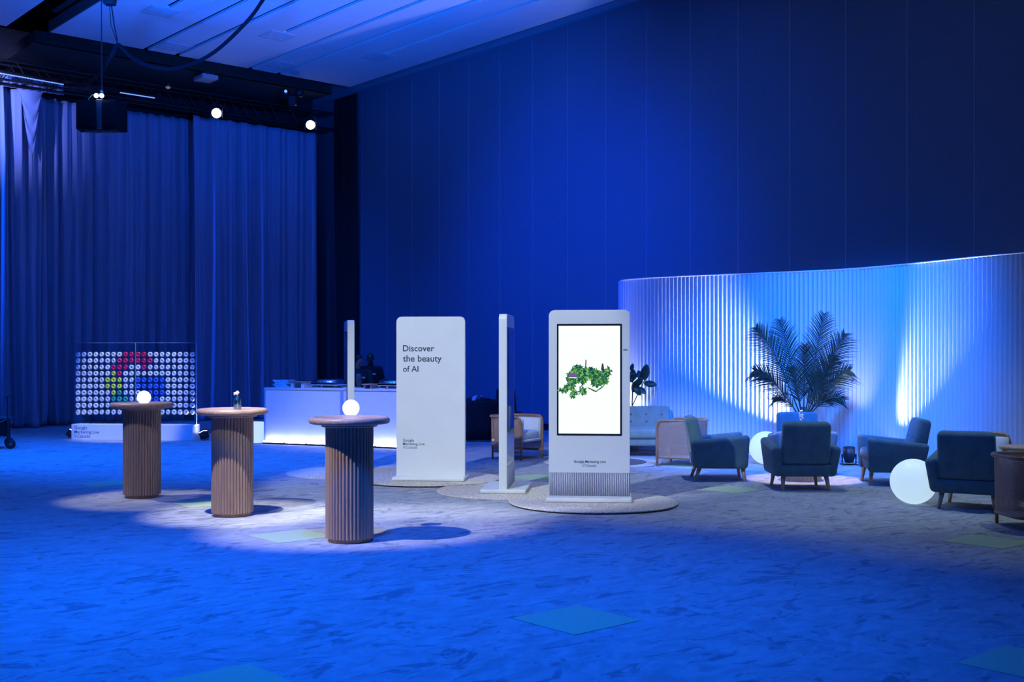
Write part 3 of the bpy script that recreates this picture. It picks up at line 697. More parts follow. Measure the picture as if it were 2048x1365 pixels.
# little floor uplights beside it
def uplight(p, rz, tilt, label, s=.13, glow=True, tgt=None, power=0, col=LILAC, deg=60, blend=.6):
    t = thing('floor_uplight', label, 'light', p, rz, 'small black floor uplights')
    o = obj('housing', box(BM(), -s / 2, s / 2, -s / 2, s / 2, 0, s, .008, 1), M['black'], t); o.rotation_euler = (tilt, 0, 0); o.location = (0, 0, .04)
    obj('lens', box(BM(), -s * .42, s * .42, -s * .42, s * .42, s, s + .004), M['led'] if glow else M['bezel'], o)
    bm = BM(); tube(bm, [(-s * .62, 0, .09), (-s * .62, 0, .01), (s * .62, 0, .01), (s * .62, 0, .09)], .008, 6); obj('stand', bm, M['black'], t)
    if power: spot('uplight_beam', Vector(p) + Vector((0, 0, s + .07)), tgt, power, col, deg, blend, .05)
    return t
uplight(G(408, 882) + Vector((0, .08, 0)), R(60), R(-24), 'small tilted black uplight right of the doughnut plinth', tgt=(-6.4, 21.7, 1.2), power=30, deg=80)
uplight(G(134, 878) + Vector((0, .08, 0)), R(-70), R(-30), 'small black uplight with a lit edge left of the doughnut plinth', tgt=(-8.0, 21.7, 1.2), power=30, deg=80)

# ================================================================== BAR COUNTER
BA = Vector((-4.516, 20.7, 0)); BR = math.atan2(-1.12, 2.53); BL, BH, BD = 3.42, 1.02, .72
bc, bs = math.cos(BR), math.sin(BR)
def bx_(px, d):
    k = (px - CX) / F; return (k * (BA.y + d * bc) - BA.x + d * bs) / (bc - k * bs)
def BW(px, d, z=BH): a = bx_(px, d); return Vector((BA.x + a * bc - d * bs, BA.y + a * bs + d * bc, z))
seam = bx_(683, 0)
for i, (a, b) in enumerate(((0, seam), (seam, BL))):
    t = thing('bar_unit', ('white backlit bar counter unit with napkins on its top, beside the lit stool', 'white backlit bar counter unit partly behind the printed totem')[i], 'bar counter', BA, BR, 'white bar counter units')
    bm = BM(); box(bm, a + .004, b - .004, 0.03, BD, .0, BH - .035, .004, 1); obj('carcass', bm, M['white'], t)
    bm = BM(); box(bm, a + .035, b - .035, .012, .03, .05, BH - .05, .003, 1); obj('front_panel', bm, mat('frosted_front', (.80, .80, .84), .22, var=.02, emit=(.5, .52, 1.0), es=.10), t)
    bm = BM(); box(bm, a, b, .0, BD, BH - .035, BH, .003, 1); obj('counter_top', bm, M['white'], t)
    for x0 in (a, b - .032):
        obj('frame_post', box(BM(), x0, x0 + .032, .0, .032, 0, BH - .035, .002, 1), mat('frame_blue', (.42, .48, .62), .4, var=.03), t)
bt = None; k = 0; x = .03
while x + .46 < BL:
    p = Vector((BA.x + x * bc + .075 * bs, BA.y + x * bs - .075 * bc, 0))
    if bt is None:
        bt = thing('light_batten', 'glowing white light batten on the floor at the left end of the bar', 'light', p, BR, 'light battens along the foot of the bar')
        obj('housing', box(BM(), 0, .45, 0, .06, 0, .035, .004, 1), M['black'], bt)
        obj('light_bar', box(BM(), .012, .432, -.002, .055, .028, .062, .008, 2), M['led'], bt)
    else:
        copy_tree(bt, p, BR, 'glowing white light batten, %s from the left along the bar foot' % ORD[k])
    x += .472; k += 1
# things on the bar
p = BW(571, .25); t = thing('napkin_stack', 'untidy stack of white folded napkins on the bar top', 'napkins', p, BR)
for k in range(7):
    bm = BM(); dx = random.uniform(-.035, .035); box(bm, -.17 + dx, .17 + dx - .022 * (k % 3), -.12, .12, k * .02, k * .02 + .019, .008, 2)
    o = obj('napkin', bm, M['plastic'], t); o.rotation_euler = (0, 0, random.uniform(-.12, .12))
def riser(px0, px1, d, h, label, lw=.05, hd=.14):
    a, b = bx_(px0, d), bx_(px1, d); L_ = b - a; p = BW(px0, d)
    t = thing('wooden_riser', label, 'riser', p, BR, 'wooden risers on the bar')
    obj('board', box(BM(), 0, L_, -hd, hd, h - .022, h, .004, 1), M['topwood'], t)
    for x0 in (.03, L_ - .03 - lw): obj('leg', box(BM(), x0, x0 + lw, -hd + .02, hd - .02, 0, h - .022, .003, 1), M['white'] if lw > .04 else M['wood'], t)
riser(586, 618, .22, .112, 'wooden riser board between the napkins and the steel warmer', .06)
riser(672, 688, .63, .11, 'short wooden riser behind the edge-on totem', .03, .06)
riser(731, 753, .25, .085, 'low wooden riser in front of the two bar staff', .03)
def chafer(pxc, d, w, label):
    p = BW(pxc, d); t = thing('chafing_dish', label, 'chafing dish', p, BR, 'steel chafing dishes')
    hw = w / 2
    for sx in (-1, 1):
        for sy in (-1, 1):
            bm = BM(); tube(bm, [(sx * (hw - .02), sy * .15, 0), (sx * (hw - .02), sy * .15, .05)], .012, 8); obj('foot', bm, M['chrome'], t)
    obj('water_pan', box(BM(), -hw, hw, -.18, .18, .045, .10, .015, 2), M['chrome'], t)
    bm = BM(); n = 12; prof = []
    for k in range(n + 1):
        a = math.pi * k / n; prof.append((-.165 * math.cos(a), .10 + .062 * math.sin(a)))
    a_ = [bm.verts.new((-hw + .02, y, z)) for y, z in prof]; b_ = [bm.verts.new((hw - .02, y, z)) for y, z in prof]
    for k in range(n): bm.faces.new((a_[k], b_[k], b_[k + 1], a_[k + 1]))
    bm.faces.new(a_); bm.faces.new(b_[::-1]); lid = obj('roll_lid', bm, M['chrome'], t, True)
    bm = BM(); tube(bm, [(-.07, -.16, .115), (-.07, -.19, .125), (.07, -.19, .125), (.07, -.16, .115)], .007, 6); obj('handle', bm, M['chrome'], lid)
chafer(656, .36, .52, 'long steel chafing dish left of the bar staff')
chafer(786, .36, .44, 'steel chafing dish catching a bright glint beside the printed totem')
q = BW(773, .1); tag(obj('food_card', box(BM(), -.035, .035, -.012, .012, 0, .022, .004, 1), mat('red_card', (.6, .2, .2), .6, var=.1), loc=q), 'little reddish card on the bar before the right steel warmer', 'card')
# lit stool
p = G(504, 887) + Vector((0, .18, 0)); tag(obj('lit_stool', lathe(BM(), [(0, 0), (.17, 0), (.182, .015), (.182, .36), (.17, .38), (0, .384)], 40), M['globe'], smooth=False, loc=p), 'glowing white cylinder stool at the left end of the bar', 'stool')

# ================================================================== STAFF
def capsule(bm, a, b, ra, rb, n=14):
    a, b = Vector(a), Vector(b); d = (b - a); L_ = d.length; d.normalize(); pts, rs = [], []
    for k in range(5): t = math.pi / 2 * (k / 4); pts.append(a - d * ra * math.cos(t)); rs.append(max(.001, ra * math.sin(t)))
    for k in range(5): t = math.pi / 2 * (k / 4); pts.append(b + d * rb * math.sin(t)); rs.append(max(.001, rb * math.cos(t)))
    tube(bm, pts, rs, n)
def remesh_obj(name, bm, m, parent, vox):
    o = obj(name, bm, m, None, True); md = o.modifiers.new('r', 'REMESH'); md.mode = 'VOXEL'; md.voxel_size = vox; md.use_smooth_shade = True
    sm = o.modifiers.new('s', 'SMOOTH'); sm.iterations = 4; sm.factor = .5
    bpy.context.view_layer.update()
    me = bpy.data.meshes.new_from_object(o.evaluated_get(bpy.context.evaluated_depsgraph_get())); old = o.data
    o.modifiers.clear(); o.data = me; bpy.data.meshes.remove(old)
    if not me.materials: me.materials.append(m)
    for p_ in me.polygons: p_.use_smooth = True
    o.parent = parent; return o
def person(p, rz, H, label, skin, shirt, hair, look, arms, badge):
    t = thing('person', label, 'person', p, rz); k = H / 1.70
    def P(x, y, z): return (x * k, y * k, z * k)
    nod, turn = look
    HC = Vector(P(0, -.02 - .05 * math.sin(nod), 1.575)); 
    rot = Matrix.Translation(HC) @ Matrix.Rotation(turn, 4, 'Z') @ Matrix.Rotation(nod, 4, 'X')
    def head_parts(bm):
        h = BM()
        ball(h, (0, .01, .03), .074, .092, .098, 24, 16); ball(h, (0, -.025, -.035), .058, .062, .075, 20, 12)
        ball(h, (0, -.055, -.075), .032, .03, .03); ball(h, (0, -.086, -.012), .011, .016, .026); ball(h, (0, -.096, -.028), .013, .012, .010)
        for s in (-1, 1):
            ball(h, (s * .076, .012, -.005), .009, .018, .030); ball(h, (s * .042, -.06, -.025), .022, .02, .02); ball(h, (s * .03, -.078, .034), .022, .012, .008)
        ball(h, (0, -.083, -.055), .022, .009, .006); ball(h, (0, -.081, -.066), .019, .009, .007)
        bmesh.ops.scale(h, vec=(k, k, k), verts=h.verts); bmesh.ops.transform(h, matrix=rot, verts=h.verts)
        me = bpy.data.meshes.new('tmp'); h.to_mesh(me); h.free(); bm.from_mesh(me); bpy.data.meshes.remove(me)
    body = BM(); head_parts(body)
    capsule(body, P(0, .01, 1.36), HC + Vector((0, .02, -.05)) * k, .058 * k, .052 * k)
    capsule(body, P(-.14, 0, 1.36), P(.14, 0, 1.36), .065 * k, .065 * k); capsule(body, P(0, 0, 1.25), P(0, 0, 1.0), .13 * k, .12 * k); capsule(body, P(-.06, 0, .93), P(.06, 0, .93), .12 * k, .12 * k)
    hands = []
    for s, (el, wr_, hd) in zip((-1, 1), arms):
        sh = P(s * .19, 0, 1.36); capsule(body, sh, P(*el), .050 * k, .040 * k); capsule(body, P(*el), P(*wr_), .040 * k, .027 * k)
        wv = Vector(P(*wr_)); d = Vector(hd).normalized(); side = d.cross(Vector((0, 0, 1)));
        side = side.normalized() if side.length > .1 else Vector((1, 0, 0)); side *= -s
        palm = wv + d * .085 * k; capsule(body, wv + d * .02, palm - d * .012, .028 * k, .034 * k)
        up = side.cross(d)
        for f_, (off, ln) in enumerate(((-.03, .066), (-.010, .078), (.010, .074), (.03, .058))):
            r0 = palm + side * off * k; r1 = r0 + d * ln * .5 * k; r2 = r1 + (d - Vector((0, 0, .45))).normalized() * ln * .5 * k
            capsule(body, r0, r1, .0095 * k, .009 * k, 8); capsule(body, r1, r2, .009 * k, .008 * k, 8)
        th = wv + d * .03 * k - side * .028 * k; t1 = th + (d - side * .9).normalized() * .045 * k; capsule(body, th, t1, .012 * k, .010 * k, 8); capsule(body, t1, t1 + d * .03 * k, .010 * k, .009 * k, 8)
        capsule(body, P(s * .085, 0, .90), P(s * .10, -.01, .50), .085 * k, .058 * k); capsule(body, P(s * .10, -.01, .50), P(s * .10, .01, .09), .056 * k, .04 * k); capsule(body, P(s * .10, .02, .045), P(s * .115, -.13, .035), .04 * k, .033 * k)
    bo = remesh_obj('body', body, skin, t, .0075)
    sh_ = BM(); capsule(sh_, P(-.15, 0, 1.35), P(.15, 0, 1.35), .080 * k, .080 * k); capsule(sh_, P(0, 0, 1.36), P(0, 0, 1.43), .10 * k, .064 * k)
    for s in (-1, 1): capsule(sh_, P(s * .07, 0, 1.28), P(s * .05, 0, .96), .115 * k, .118 * k)
    for s, (el, wr_, hd) in zip((-1, 1), arms):
        capsule(sh_, P(s * .19, 0, 1.36), P(*el), .066 * k, .054 * k); e, w_ = Vector(P(*el)), Vector(P(*wr_)); capsule(sh_, e, e.lerp(w_, .85), .054 * k, .040 * k)
    so = remesh_obj('shirt', sh_, shirt, t, .011)
    tr_ = BM()
    capsule(tr_, P(-.06, 0, .92), P(.06, 0, .92), .135 * k, .135 * k)
    for s in (-1, 1): capsule(tr_, P(s * .085, 0, .88), P(s * .10, -.01, .50), .097 * k, .072 * k); capsule(tr_, P(s * .10, -.01, .50), P(s * .10, .01, .13), .072 * k, .058 * k)
    remesh_obj('trousers', tr_, M['shirt2'], t, .012)
    for s in (-1, 1):
        b_ = BM(); capsule(b_, P(s * .10, .03, .052), P(s * .115, -.13, .045), .052 * k, .045 * k); remesh_obj('shoe', b_, M['black'], t, .01)
        eb = BM(); ball(eb, (s * .03, -.079, .012), .012, .009, .008); bmesh.ops.scale(eb, vec=(k, k, k), verts=eb.verts); bmesh.ops.transform(eb, matrix=rot, verts=eb.verts); obj('eye', eb, M['hair'], t, True)
    if hair:
        hb = BM(); ball(hb, (0, .026, .045), .083, .092, .098, 24, 14); ball(hb, (0, .115, .03), .042, .045, .045); 
        for s in (-1, 1): ball(hb, (s * .06, .02, .02), .026, .05, .06)
        bmesh.ops.scale(hb, vec=(k, k, k), verts=hb.verts); bmesh.ops.transform(hb, matrix=rot, verts=hb.verts)
        remesh_obj('hair', hb, M['hair'], t, .008)
    bm = BM(); box(bm, -.028, .028, -.004, .004, -.016, .016, .003, 1); o = obj('name_badge', bm, M['white'], t, loc=P(*badge))
    return t
# the woman bends over the bar; the man stands behind her
pw_ = AT(716, 22.05); person((pw_.x, pw_.y, 0), R(16), 1.60, 'person in a dark green shirt looking down behind the bar', M['skin'], M['shirt'], True, (R(30), R(32)),
       (((-.27, -.08, 1.12), (-.16, -.30, 1.07), (.2, -.9, -.1)), ((.27, -.08, 1.12), (.16, -.30, 1.07), (-.2, -.9, -.1))), (.10, -.124, 1.25))
pm_ = AT(741, 22.85); person((pm_.x, pm_.y, 0), R(-4), 1.665, 'person with a shaved head in a black shirt standing behind the bar', M['skin2'], M['shirt2'], False, (R(4), R(6)),
       (((-.26, .02, 1.08), (-.25, -.10, .84), (0, -.25, -.9)), ((.26, .02, 1.08), (.25, -.10, .84), (0, -.25, -.9))), (.10, -.124, 1.26))

# ================================================================== BLACK TABLE AND CHAIR
p = AT(948, 21.74); t = thing('cloth_table', 'round table under a floor-length black cloth beside the printed totem', 'table', (p.x, p.y, 0))
def fold(k, r, z): return 1 + (.018 * math.sin(k * .9) + .012 * math.sin(k * 2.1)) * max(0, (.74 - z) / .74)
obj('tablecloth', lathe(BM(), [(.66, .03), (.64, .3), (.625, .6), (.62, .735), (.612, .75), (0, .755)], 96, rfun=fold), M['blackcloth'], t, True)
obj('foot_ring', lathe(BM(), [(0, 0), (.60, 0), (.60, .04), (0, .04)], 40), M['white'], t)
for px, w_, h_, l, m_ in ((944, .10, .05, 'black lumpy pouch on the black cloth table', M['black']), (972, .09, .04, 'small black pouch at the right on the cloth table', M['black'])):
    bm = BM(); ball(bm, (0, 0, h_ * .55), w_, .08, h_ * .55); q = AT(px, 21.6); tag(obj('pouch', bm, m_, smooth=True, loc=(q.x, q.y, .755)), l, 'pouch')
q = AT(963, 21.45); tag(obj('silver_knob', lathe(BM(), [(0, 0), (.018, 0), (.018, .045), (.028, .055), (.028, .085), (.015, .1), (0, .102)], 16), M['chrome'], smooth=True, loc=(q.x, q.y, .755)), 'small silver-topped bottle on the black cloth table', 'bottle')
q = AT(948, 21.42); bm = BM(); hexa(bm, [(-.05, -.02, .0), (.03, -.02, .0), (.03, .02, .0), (-.05, .02, .0), (-.02, -.02, .08), (.06, -.02, .1), (.06, .02, .1), (-.02, .02, .08)], .006, 1); tag(obj('paper_slip', bm, M['plastic'], loc=(q.x, q.y, .755)), 'little white folded slip on the black cloth table', 'paper')
def banquet_chair(p, rz, label):
    t = thing('banquet_chair', label, 'chair', p, rz)
    obj('seat', box(BM(), -.22, .22, -.22, .22, .42, .49, .025), M['blackcloth'], t)
    bm = BM(); hexa(bm, [(-.21, .20, .50), (.21, .20, .50), (.21, .25, .50), (-.21, .25, .50), (-.19, .27, .93), (.19, .27, .93), (.19, .31, .93), (-.19, .31, .93)], .02); obj('backrest', bm, M['blackcloth'], t)
    for sx in (-1, 1):
        for sy, b in ((-1, -.2), (1, .22)):
            bm = BM(); tube(bm, [(sx * .2, b, .44), (sx * .21, b * 1.1, 0)], .013, 8); obj('leg', bm, M['black'], t)
        bm = BM(); tube(bm, [(sx * .2, .2, .44), (sx * .19, .27, .8)], .012, 8); obj('back_post', bm, M['black'], t)
q = AT(1017, 22.6); banquet_chair((q.x, q.y, 0), R(12), 'black chair seen behind the edge-on totem and cane chair')

# ================================================================== RIBBED SCREEN
tops = [(1246, 561), (1290, 557), (1390, 552), (1490, 548), (1585, 544), (1693, 538.7), (1789, 531), (1869, 523), (1957, 514), (2048, 506)]
HS = 2.91; base = []
for px, py in tops:
    Y = F * (HS - CAMH) / (HZ - py); base.append(Vector(((px - CX) / F * Y, Y, 0)))
base = [base[0] + Vector((-.02, .55, 0))] + base + [base[-1] + Vector((.36, -.55, 0)), base[-1] + Vector((.75, -1.15, 0)), base[-1] + Vector((1.3, -1.7, 0))]
path = smooth_path(base, 40)
L_ = [0.]
for a, b in zip(path, path[1:]): L_.append(L_[-1] + (b - a).length)
def at_len(s):
    i = 0
    lo, hi = 0, len(L_) - 2
    while lo < hi:
        m_ = (lo + hi + 1) // 2
        if L_[m_] <= s: lo = m_
        else: hi = m_ - 1
    t_ = (s - L_[lo]) / max(1e-6, L_[lo + 1] - L_[lo]); d = path[lo + 1] - path[lo]; return path[lo] + d * t_, d.normalized()
pitch = .072; nr = int(L_[-1] / pitch); sub = 8; bm = BM(); cols_ = []
for i in range(nr * sub + 1):
    p, d = at_len(min(L_[-1] - 1e-4, i * pitch / sub)); nrm = Vector((-d.y, d.x, 0)); ph = (i % sub) / sub
    off = .020 * (abs(math.sin(math.pi * ph)) - .5)
    cols_.append([bm.verts.new(p - nrm * -off + Vector((0, 0, z))) for z in (.02, 1.0, 2.0, HS)])
for a, b in zip(cols_, cols_[1:]):
    for k in range(3): bm.faces.new((a[k], b[k], b[k + 1], a[k + 1]))
def ribbed_mat():
    m = mat('ribbed_polycarbonate', (.80, .82, .86), .28, spec=.5, var=.02, scale=2); nt = m.node_tree; b = nt.nodes['Principled BSDF']
    tl_ = N(m, 'ShaderNodeBsdfTranslucent'); tl_.inputs[0].default_value = (.7, .75, .85, 1); ms = N(m, 'ShaderNodeMixShader'); ms.inputs[0].default_value = .25
    nt.links.new(b.outputs[0], ms.inputs[1]); nt.links.new(tl_.outputs[0], ms.inputs[2]); nt.links.new(ms.outputs[0], nt.nodes['Material Output'].inputs[0]); return m
scr = thing('ribbed_screen', 'tall curved white ribbed screen wall behind the lounge', 'screen')
obj('ribbed_sheet', bm, ribbed_mat(), scr)
bm = BM(); tube(bm, [p + Vector((0, 0, .015)) for p in path[::6]], .018, 6); obj('bottom_rail', bm, M['white'], scr)
bm = BM(); tube(bm, [p + Vector((0, 0, HS)) for p in path[::6]], .012, 6); obj('top_rail', bm, M['white'], scr)
def near_screen(px, gap):
    d = Vector(((px - CX) / F, 1, 0)); best = min(path, key=lambda q: abs((q.x / q.y) - d.x)); return best + (Vector((0, 0, 0)) - Vector((best.x, best.y, 0))).normalized() * gap
def par_floor(p, tgt, label, power, col, deg, blend=.7):
    t = thing('floor_spotlight', label, 'light', p, 0, 'floor spotlights washing the ribbed screen')
    d = (Vector(tgt) - Vector((p.x, p.y, .16))).normalized(); q = d.to_track_quat('Z', 'Y').to_matrix().to_4x4()
    o = obj('housing', lathe(BM(), [(0, -.12), (.06, -.12), (.085, -.04), (.09, .10), (.08, .10), (.075, .05), (0, .05)], 20), M['black'], t, True, loc=(0, 0, .16)); o.matrix_local = Matrix.Translation((0, 0, .16)) @ q
    o2 = obj('lens', lathe(BM(), [(.074, .055), (0, .06)], 20), M['lens'], t); o2.matrix_local = Matrix.Translation((0, 0, .16)) @ q
    bm = BM(); tube(bm, [(-.1, 0, .16), (-.1, 0, .012), (.1, 0, .012), (.1, 0, .16)], .012, 6); tube(bm, [(-.1, -.1, .012), (-.1, .1, .012)], .01, 6); tube(bm, [(.1, -.1, .012), (.1, .1, .012)], .01, 6); obj('stand', bm, M['black'], t)
    s_ = spot('floor_spot_beam', (p.x, p.y, .16), tgt, power, col, deg, blend, .05); s_.location = Vector((p.x, p.y, .16)) + d * .11; return t
p = near_screen(1612, .34); g_ = near_screen(1465, .0); par_floor(p, (g_.x, g_.y, 1.55), 'floor spotlight behind the armchairs, beaming up to the left', 1300, (.66, .72, 1), 46, 1.)
p = near_screen(1752, .32); g_ = near_screen(1862, .0); par_floor(p, (g_.x, g_.y, 1.75), 'floor spotlight behind the right armchair, beaming up to the right', 1900, (.62, .74, 1), 44, 1.)
p = near_screen(1699, .62); g_ = near_screen(1690, 0); par_floor(p, (g_.x, g_.y, 2.3), 'floor spotlight showing between the two middle armchairs', 130, (.45, .45, 1), 60, 1.)
p = near_screen(1258, .24); g_ = near_screen(1272, 0); par_floor(p, (g_.x, g_.y, 1.3), 'floor spotlight hidden behind the sofa by the leafy plant', 330, (.60, .72, 1), 74, 1.)
spot('screen_wash', (3.2, 11.6, 7.8), (4.5, 17.2, .4), 11000, (.0, .14, 1.0), 45, .9, .3)

# ================================================================== LOUNGE
def armchair(loc, rz, label):                    # local x = forward
    t = thing('armchair', label, 'armchair', loc, rz, 'teal velvet armchairs')
    V = M['velvet']
    for s in (-1, 1):
        yb0, yb1, yt0, yt1 = s * .255, s * .365, s * .285, s * .415
        bm = BM(); hexa(bm, [(-.31, yb0, .165), (.345, yb0, .165), (.345, yb1, .165), (-.31, yb1, .165), (-.375, yt0, .525), (.365, yt0, .60), (.365, yt1, .59), (-.375, yt1, .515)], .048, 5); obj('arm', bm, V, t, True)
    bm = BM(); hexa(bm, [(-.335, -.285, .30), (-.17, -.285, .36), (-.17, .285, .36), (-.335, .285, .30), (-.43, -.28, .80), (-.29, -.28, .83), (-.29, .28, .83), (-.43, .28, .80)], .05, 5); bk = obj('backrest', bm, V, t, True)
    for y in (-.13, .13):
        obj('button', ball(BM(), (-.232, y, .60), .012, .014, .014, 10, 8), V, bk, True)
    bm = BM(); hexa(bm, [(-.325, -.30, .168), (.30, -.30, .168), (.30, .30, .168), (-.325, .30, .168), (-.345, -.30, .315), (.32, -.30, .31), (.32, .30, .31), (-.345, .30, .315)], .03, 4); obj('seat_base', bm, V, t, True)
    bm = BM(); box(bm, -.20, .345, -.262, .262, .305, .44, .045, 4); obj('seat_cushion', bm, V, t, True)
    for sx, x0, x1 in ((-1, -.25, -.315), (1, .29, .315)):
        for sy in (-1, 1):
            bm = BM(); tube(bm, [(x0, sy * .25, .18), (x1, sy * .275, 0)], [.030, .017], 12); obj('leg', bm, M['oak'], t, True)
    return t
def face(dx, dy): return math.atan2(dy, dx)
ac = armchair((3.47, 13.72, 0), face(.02, 1), 'teal armchair seen from behind in the middle of the lounge')
copy_tree(ac, (3.93, 15.42, 0), face(-.06, -1), 'dark armchair facing the viewer behind the round coffee table')
copy_tree(ac, (2.66, 14.72, 0), face(1, -.07), 'teal armchair in side view facing right, beside a cane chair')
copy_tree(ac, (4.74, 14.20, 0), face(-.98, .12), 'dark teal armchair in side view facing left, behind a floor globe')
copy_tree(ac, (4.84, 11.98, 0), face(.51, .86), 'teal armchair turned away at the right, next to the large floor globe')
# sofa
def sofa(loc, rz):
    t = thing('sofa', 'sage green button-tufted sofa half hidden by the lit totem', 'sofa', loc, rz)   # local -y = front
    V = M['sofa']; hw = .76
    bm = BM(); hexa(bm, [(-hw, .30, .36), (hw, .30, .36), (hw, .46, .30), (-hw, .46, .30), (-hw, .40, .775), (hw, .40, .775), (hw, .56, .76), (-hw, .56, .76)], .03, 4); bk = obj('backrest', bm, V, t, True)
    for z in (.64, .52):
        for k in range(6):
            x = -.63 + k * .252; obj('button', ball(BM(), (x, .30 + (z - .36) * .24 - .004, z), .017, .012, .017, 10, 8), M['velvet'], bk, True)
    obj('seat_base', box(BM(), -hw + .02, hw - .02, -.36, .42, .17, .29, .03, 3), V, t, True)
    obj('seat_cushion', box(BM(), -hw, hw, -.40, .34, .285, .44, .05, 4), V, t, True)
    for sx in (-.64, .64):
        for y in (-.3, .36):
            bm = BM(); tube(bm, [(sx, y, .18), (sx * 1.04, y, 0)], [.028, .017], 10); obj('leg', bm, M['oak'], t)
q = AT(1347, 18.2); sofa((q.x - .76, 18.3, 0), R(0))
# cane chairs
def cane_chair(loc, rz, label):                  # local x = forward
    t = thing('cane_chair', label, 'chair', loc, rz, 'cane barrel chairs')
    hw, d0, d1, rc, H = .335, .30, -.30, .20, .66
    def plan(off):
        pts = [Vector((d0, -(hw + off), 0))]; n = 8
        for k in range(5): pts.append(Vector((d0 + (d1 + rc - d0) * (k + 1) / 5, -(hw + off), 0)))
        for k in range(1, n + 1): a = R(-90 - 90 * k / n); pts.append(Vector((d1 + rc + (rc + off) * math.cos(a), -(hw - rc) + (rc + off) * math.sin(a), 0)))
        pts2 = [Vector((p.x, -p.y, 0)) for p in pts[::-1]]; return pts + pts2
    top, bot = plan(.022), plan(-.01)
    post = lambda s: [Vector((d0 - .0, s * hw, 0)), Vector((d0 + .005, s * hw, .3)), Vector((d0 + .0, s * (hw + .01), H - .10)), Vector((d0 - .018, s * (hw + .018), H - .035)), Vector((d0 - .055, s * (hw + .022), H - .004))]
    pts = post(-1) + [p + Vector((0, 0, H)) for p in top[2:-2]] + post(1)[::-1]
    bm = BM(); tube(bm, pts, .020, 8); obj('frame_rail', bm, M['rattan'], t, True)
    bm = BM(); tube(bm, [p + Vector((0, 0, .125)) for p in bot], .019, 8); obj('bottom_rail', bm, M['rattan'], t, True)
    for s in (-1, 1):
        bm = BM(); tube(bm, [(d1 + .07, s * (hw - .045), 0), (d1 + .065, s * (hw - .04), H)], .017, 8); obj('rear_leg', bm, M['rattan'], t, True)
    bm = BM(); uvl = bm.loops.layers.uv.new('UVMap'); A = plan(.012); B = plan(-.004); s_ = 0; prev = None
    for i, (a, b) in enumerate(zip(A, B)):
        if i: s_ += (A[i] - A[i - 1]).length
        cur = (bm.verts.new((b.x, b.y, .13)), bm.verts.new((a.x, a.y, H - .012)), s_)
        if prev:
            f = bm.faces.new((prev[0], cur[0], cur[1], prev[1]))
            for lp, uv in zip(f.loops, ((prev[2], .13), (cur[2], .13), (cur[2], H), (prev[2], H))): lp[uvl].uv = uv
        prev = cur
    obj('cane_panel', bm, M['cane'], t)
    bm = BM(); box(bm, d1 + .06, d0 + .01, -hw + .02, hw - .02, .27, .31, .012, 2); obj('seat_frame', bm, M['cushion'], t, True)
    bm = BM(); box(bm, d1 + .12, d0 - .005, -hw + .075, hw - .075, .31, .44, .045, 4); obj('seat_cushion', bm, M['cushion'], t, True)
    # padded lining round arms and back
    bm = BM(); o_, i_ = plan(-.018), plan(-.075); rows = []
    for a, b in zip(o_, i_):
        rows.append([bm.verts.new((a.x, a.y, .31)), bm.verts.new((a.x, a.y, H - .045)), bm.verts.new(((a.x + b.x) / 2, (a.y + b.y) / 2, H - .03)), bm.verts.new((b.x, b.y, H - .05)), bm.verts.new((b.x, b.y, .31))])
    for a, b in zip(rows, rows[1:]):
        for k in range(5): bm.faces.new((a[k], a[(k + 1) % 5], b[(k + 1) % 5], b[k]))
    bm.faces.new(rows[0]); bm.faces.new(rows[-1][::-1]); obj('padded_lining', bm, M['cushion'], t, True)
    return t
cc = cane_chair((.045, 17.75, 0), face(.87, -.497), 'cane barrel chair with white cushion left of the lit totem')
copy_tree(cc, (2.52, 16.68, 0), face(-.905, .424), 'cane barrel chair between the sofa and the side-view armchair')
copy_tree(cc, (5.47, 13.50, 0), face(.72, -.69), 'cane barrel chair with pale lining behind the right armchair')
copy_tree(cc, (4.86, 10.55, 0), face(.99, .05), 'nearest cane barrel chair, cut by the right edge of the picture')
# coffee tables
def coffee_table(loc, label, h=.585, r=.235):
    t = thing('coffee_table', label, 'coffee table', loc, 0, 'fluted coffee tables')
    def fl(k, rr, z): return 1 - .04 * (1 - abs(math.sin(math.pi * (k % 6) / 6)) ** .6)
    obj('fluted_base', lathe(BM(), [(r, 0), (r, h - .04)], 40 * 6, rfun=fl), M['oak'], t)
    obj('table_top', lathe(BM(), [(0, h - .042), (r + .02, h - .042), (r + .035, h - .03), (r + .035, h - .01), (r + .025, h), (0, h)], 56), M['oak'], t, True)
    return t
q = AT(1605, 14.56); coffee_table((q.x, 14.56, 0), 'round fluted oak coffee table amid the armchairs')
t = thing('flower_vase', 'white dried flower rising above the middle armchair', 'vase', (q.x - .02, 14.56, .585))
obj('bottle', lathe(BM(), [(0, 0), (.03, 0), (.033, .01), (.033, .07), (.014, .1), (.014, .12), (0, .121)], 20), M['bottle'], t, True)
bm = BM(); tube(bm, [(0, 0, .02), (0, 0, .2)], .004, 6); obj('stem', bm, M['flower'], t)
bm = BM()
for k in range(26): ball(bm, (random.uniform(-.018, .022), random.uniform(-.015, .015), random.uniform(.19, .32)), .012, u=8, v=6)
obj('blossom', bm, M['flower'], t, True)
bm = BM(); prism(bm, [(-.045, 0), (.045, 0), (.045, .145), (-.045, .145)], -.006, .006); tag(obj('table_card', bm, M['white'], loc=(q.x + .06, 14.50, .585)), 'white upright card on the round coffee table', 'card')
q = AT(2046, 13.0); coffee_table((q.x, 13.0, 0), 'round fluted coffee table at the right edge between cane chairs', .565, .22)
# floor globes
q = AT(1827, 12.25); globe_lamp('floor_globe', (q.x, 12.25, .001), .2435, .004, M['globe'], 'large glowing floor globe beside the right armchair', 'glowing floor globes', False)
q = AT(1532, 16.75); globe_lamp('floor_globe', (q.x, 16.75, .001), .2435, .004, M['globe'], 'glowing floor globe near the ribbed screen, left of the palm', 'glowing floor globes', False)

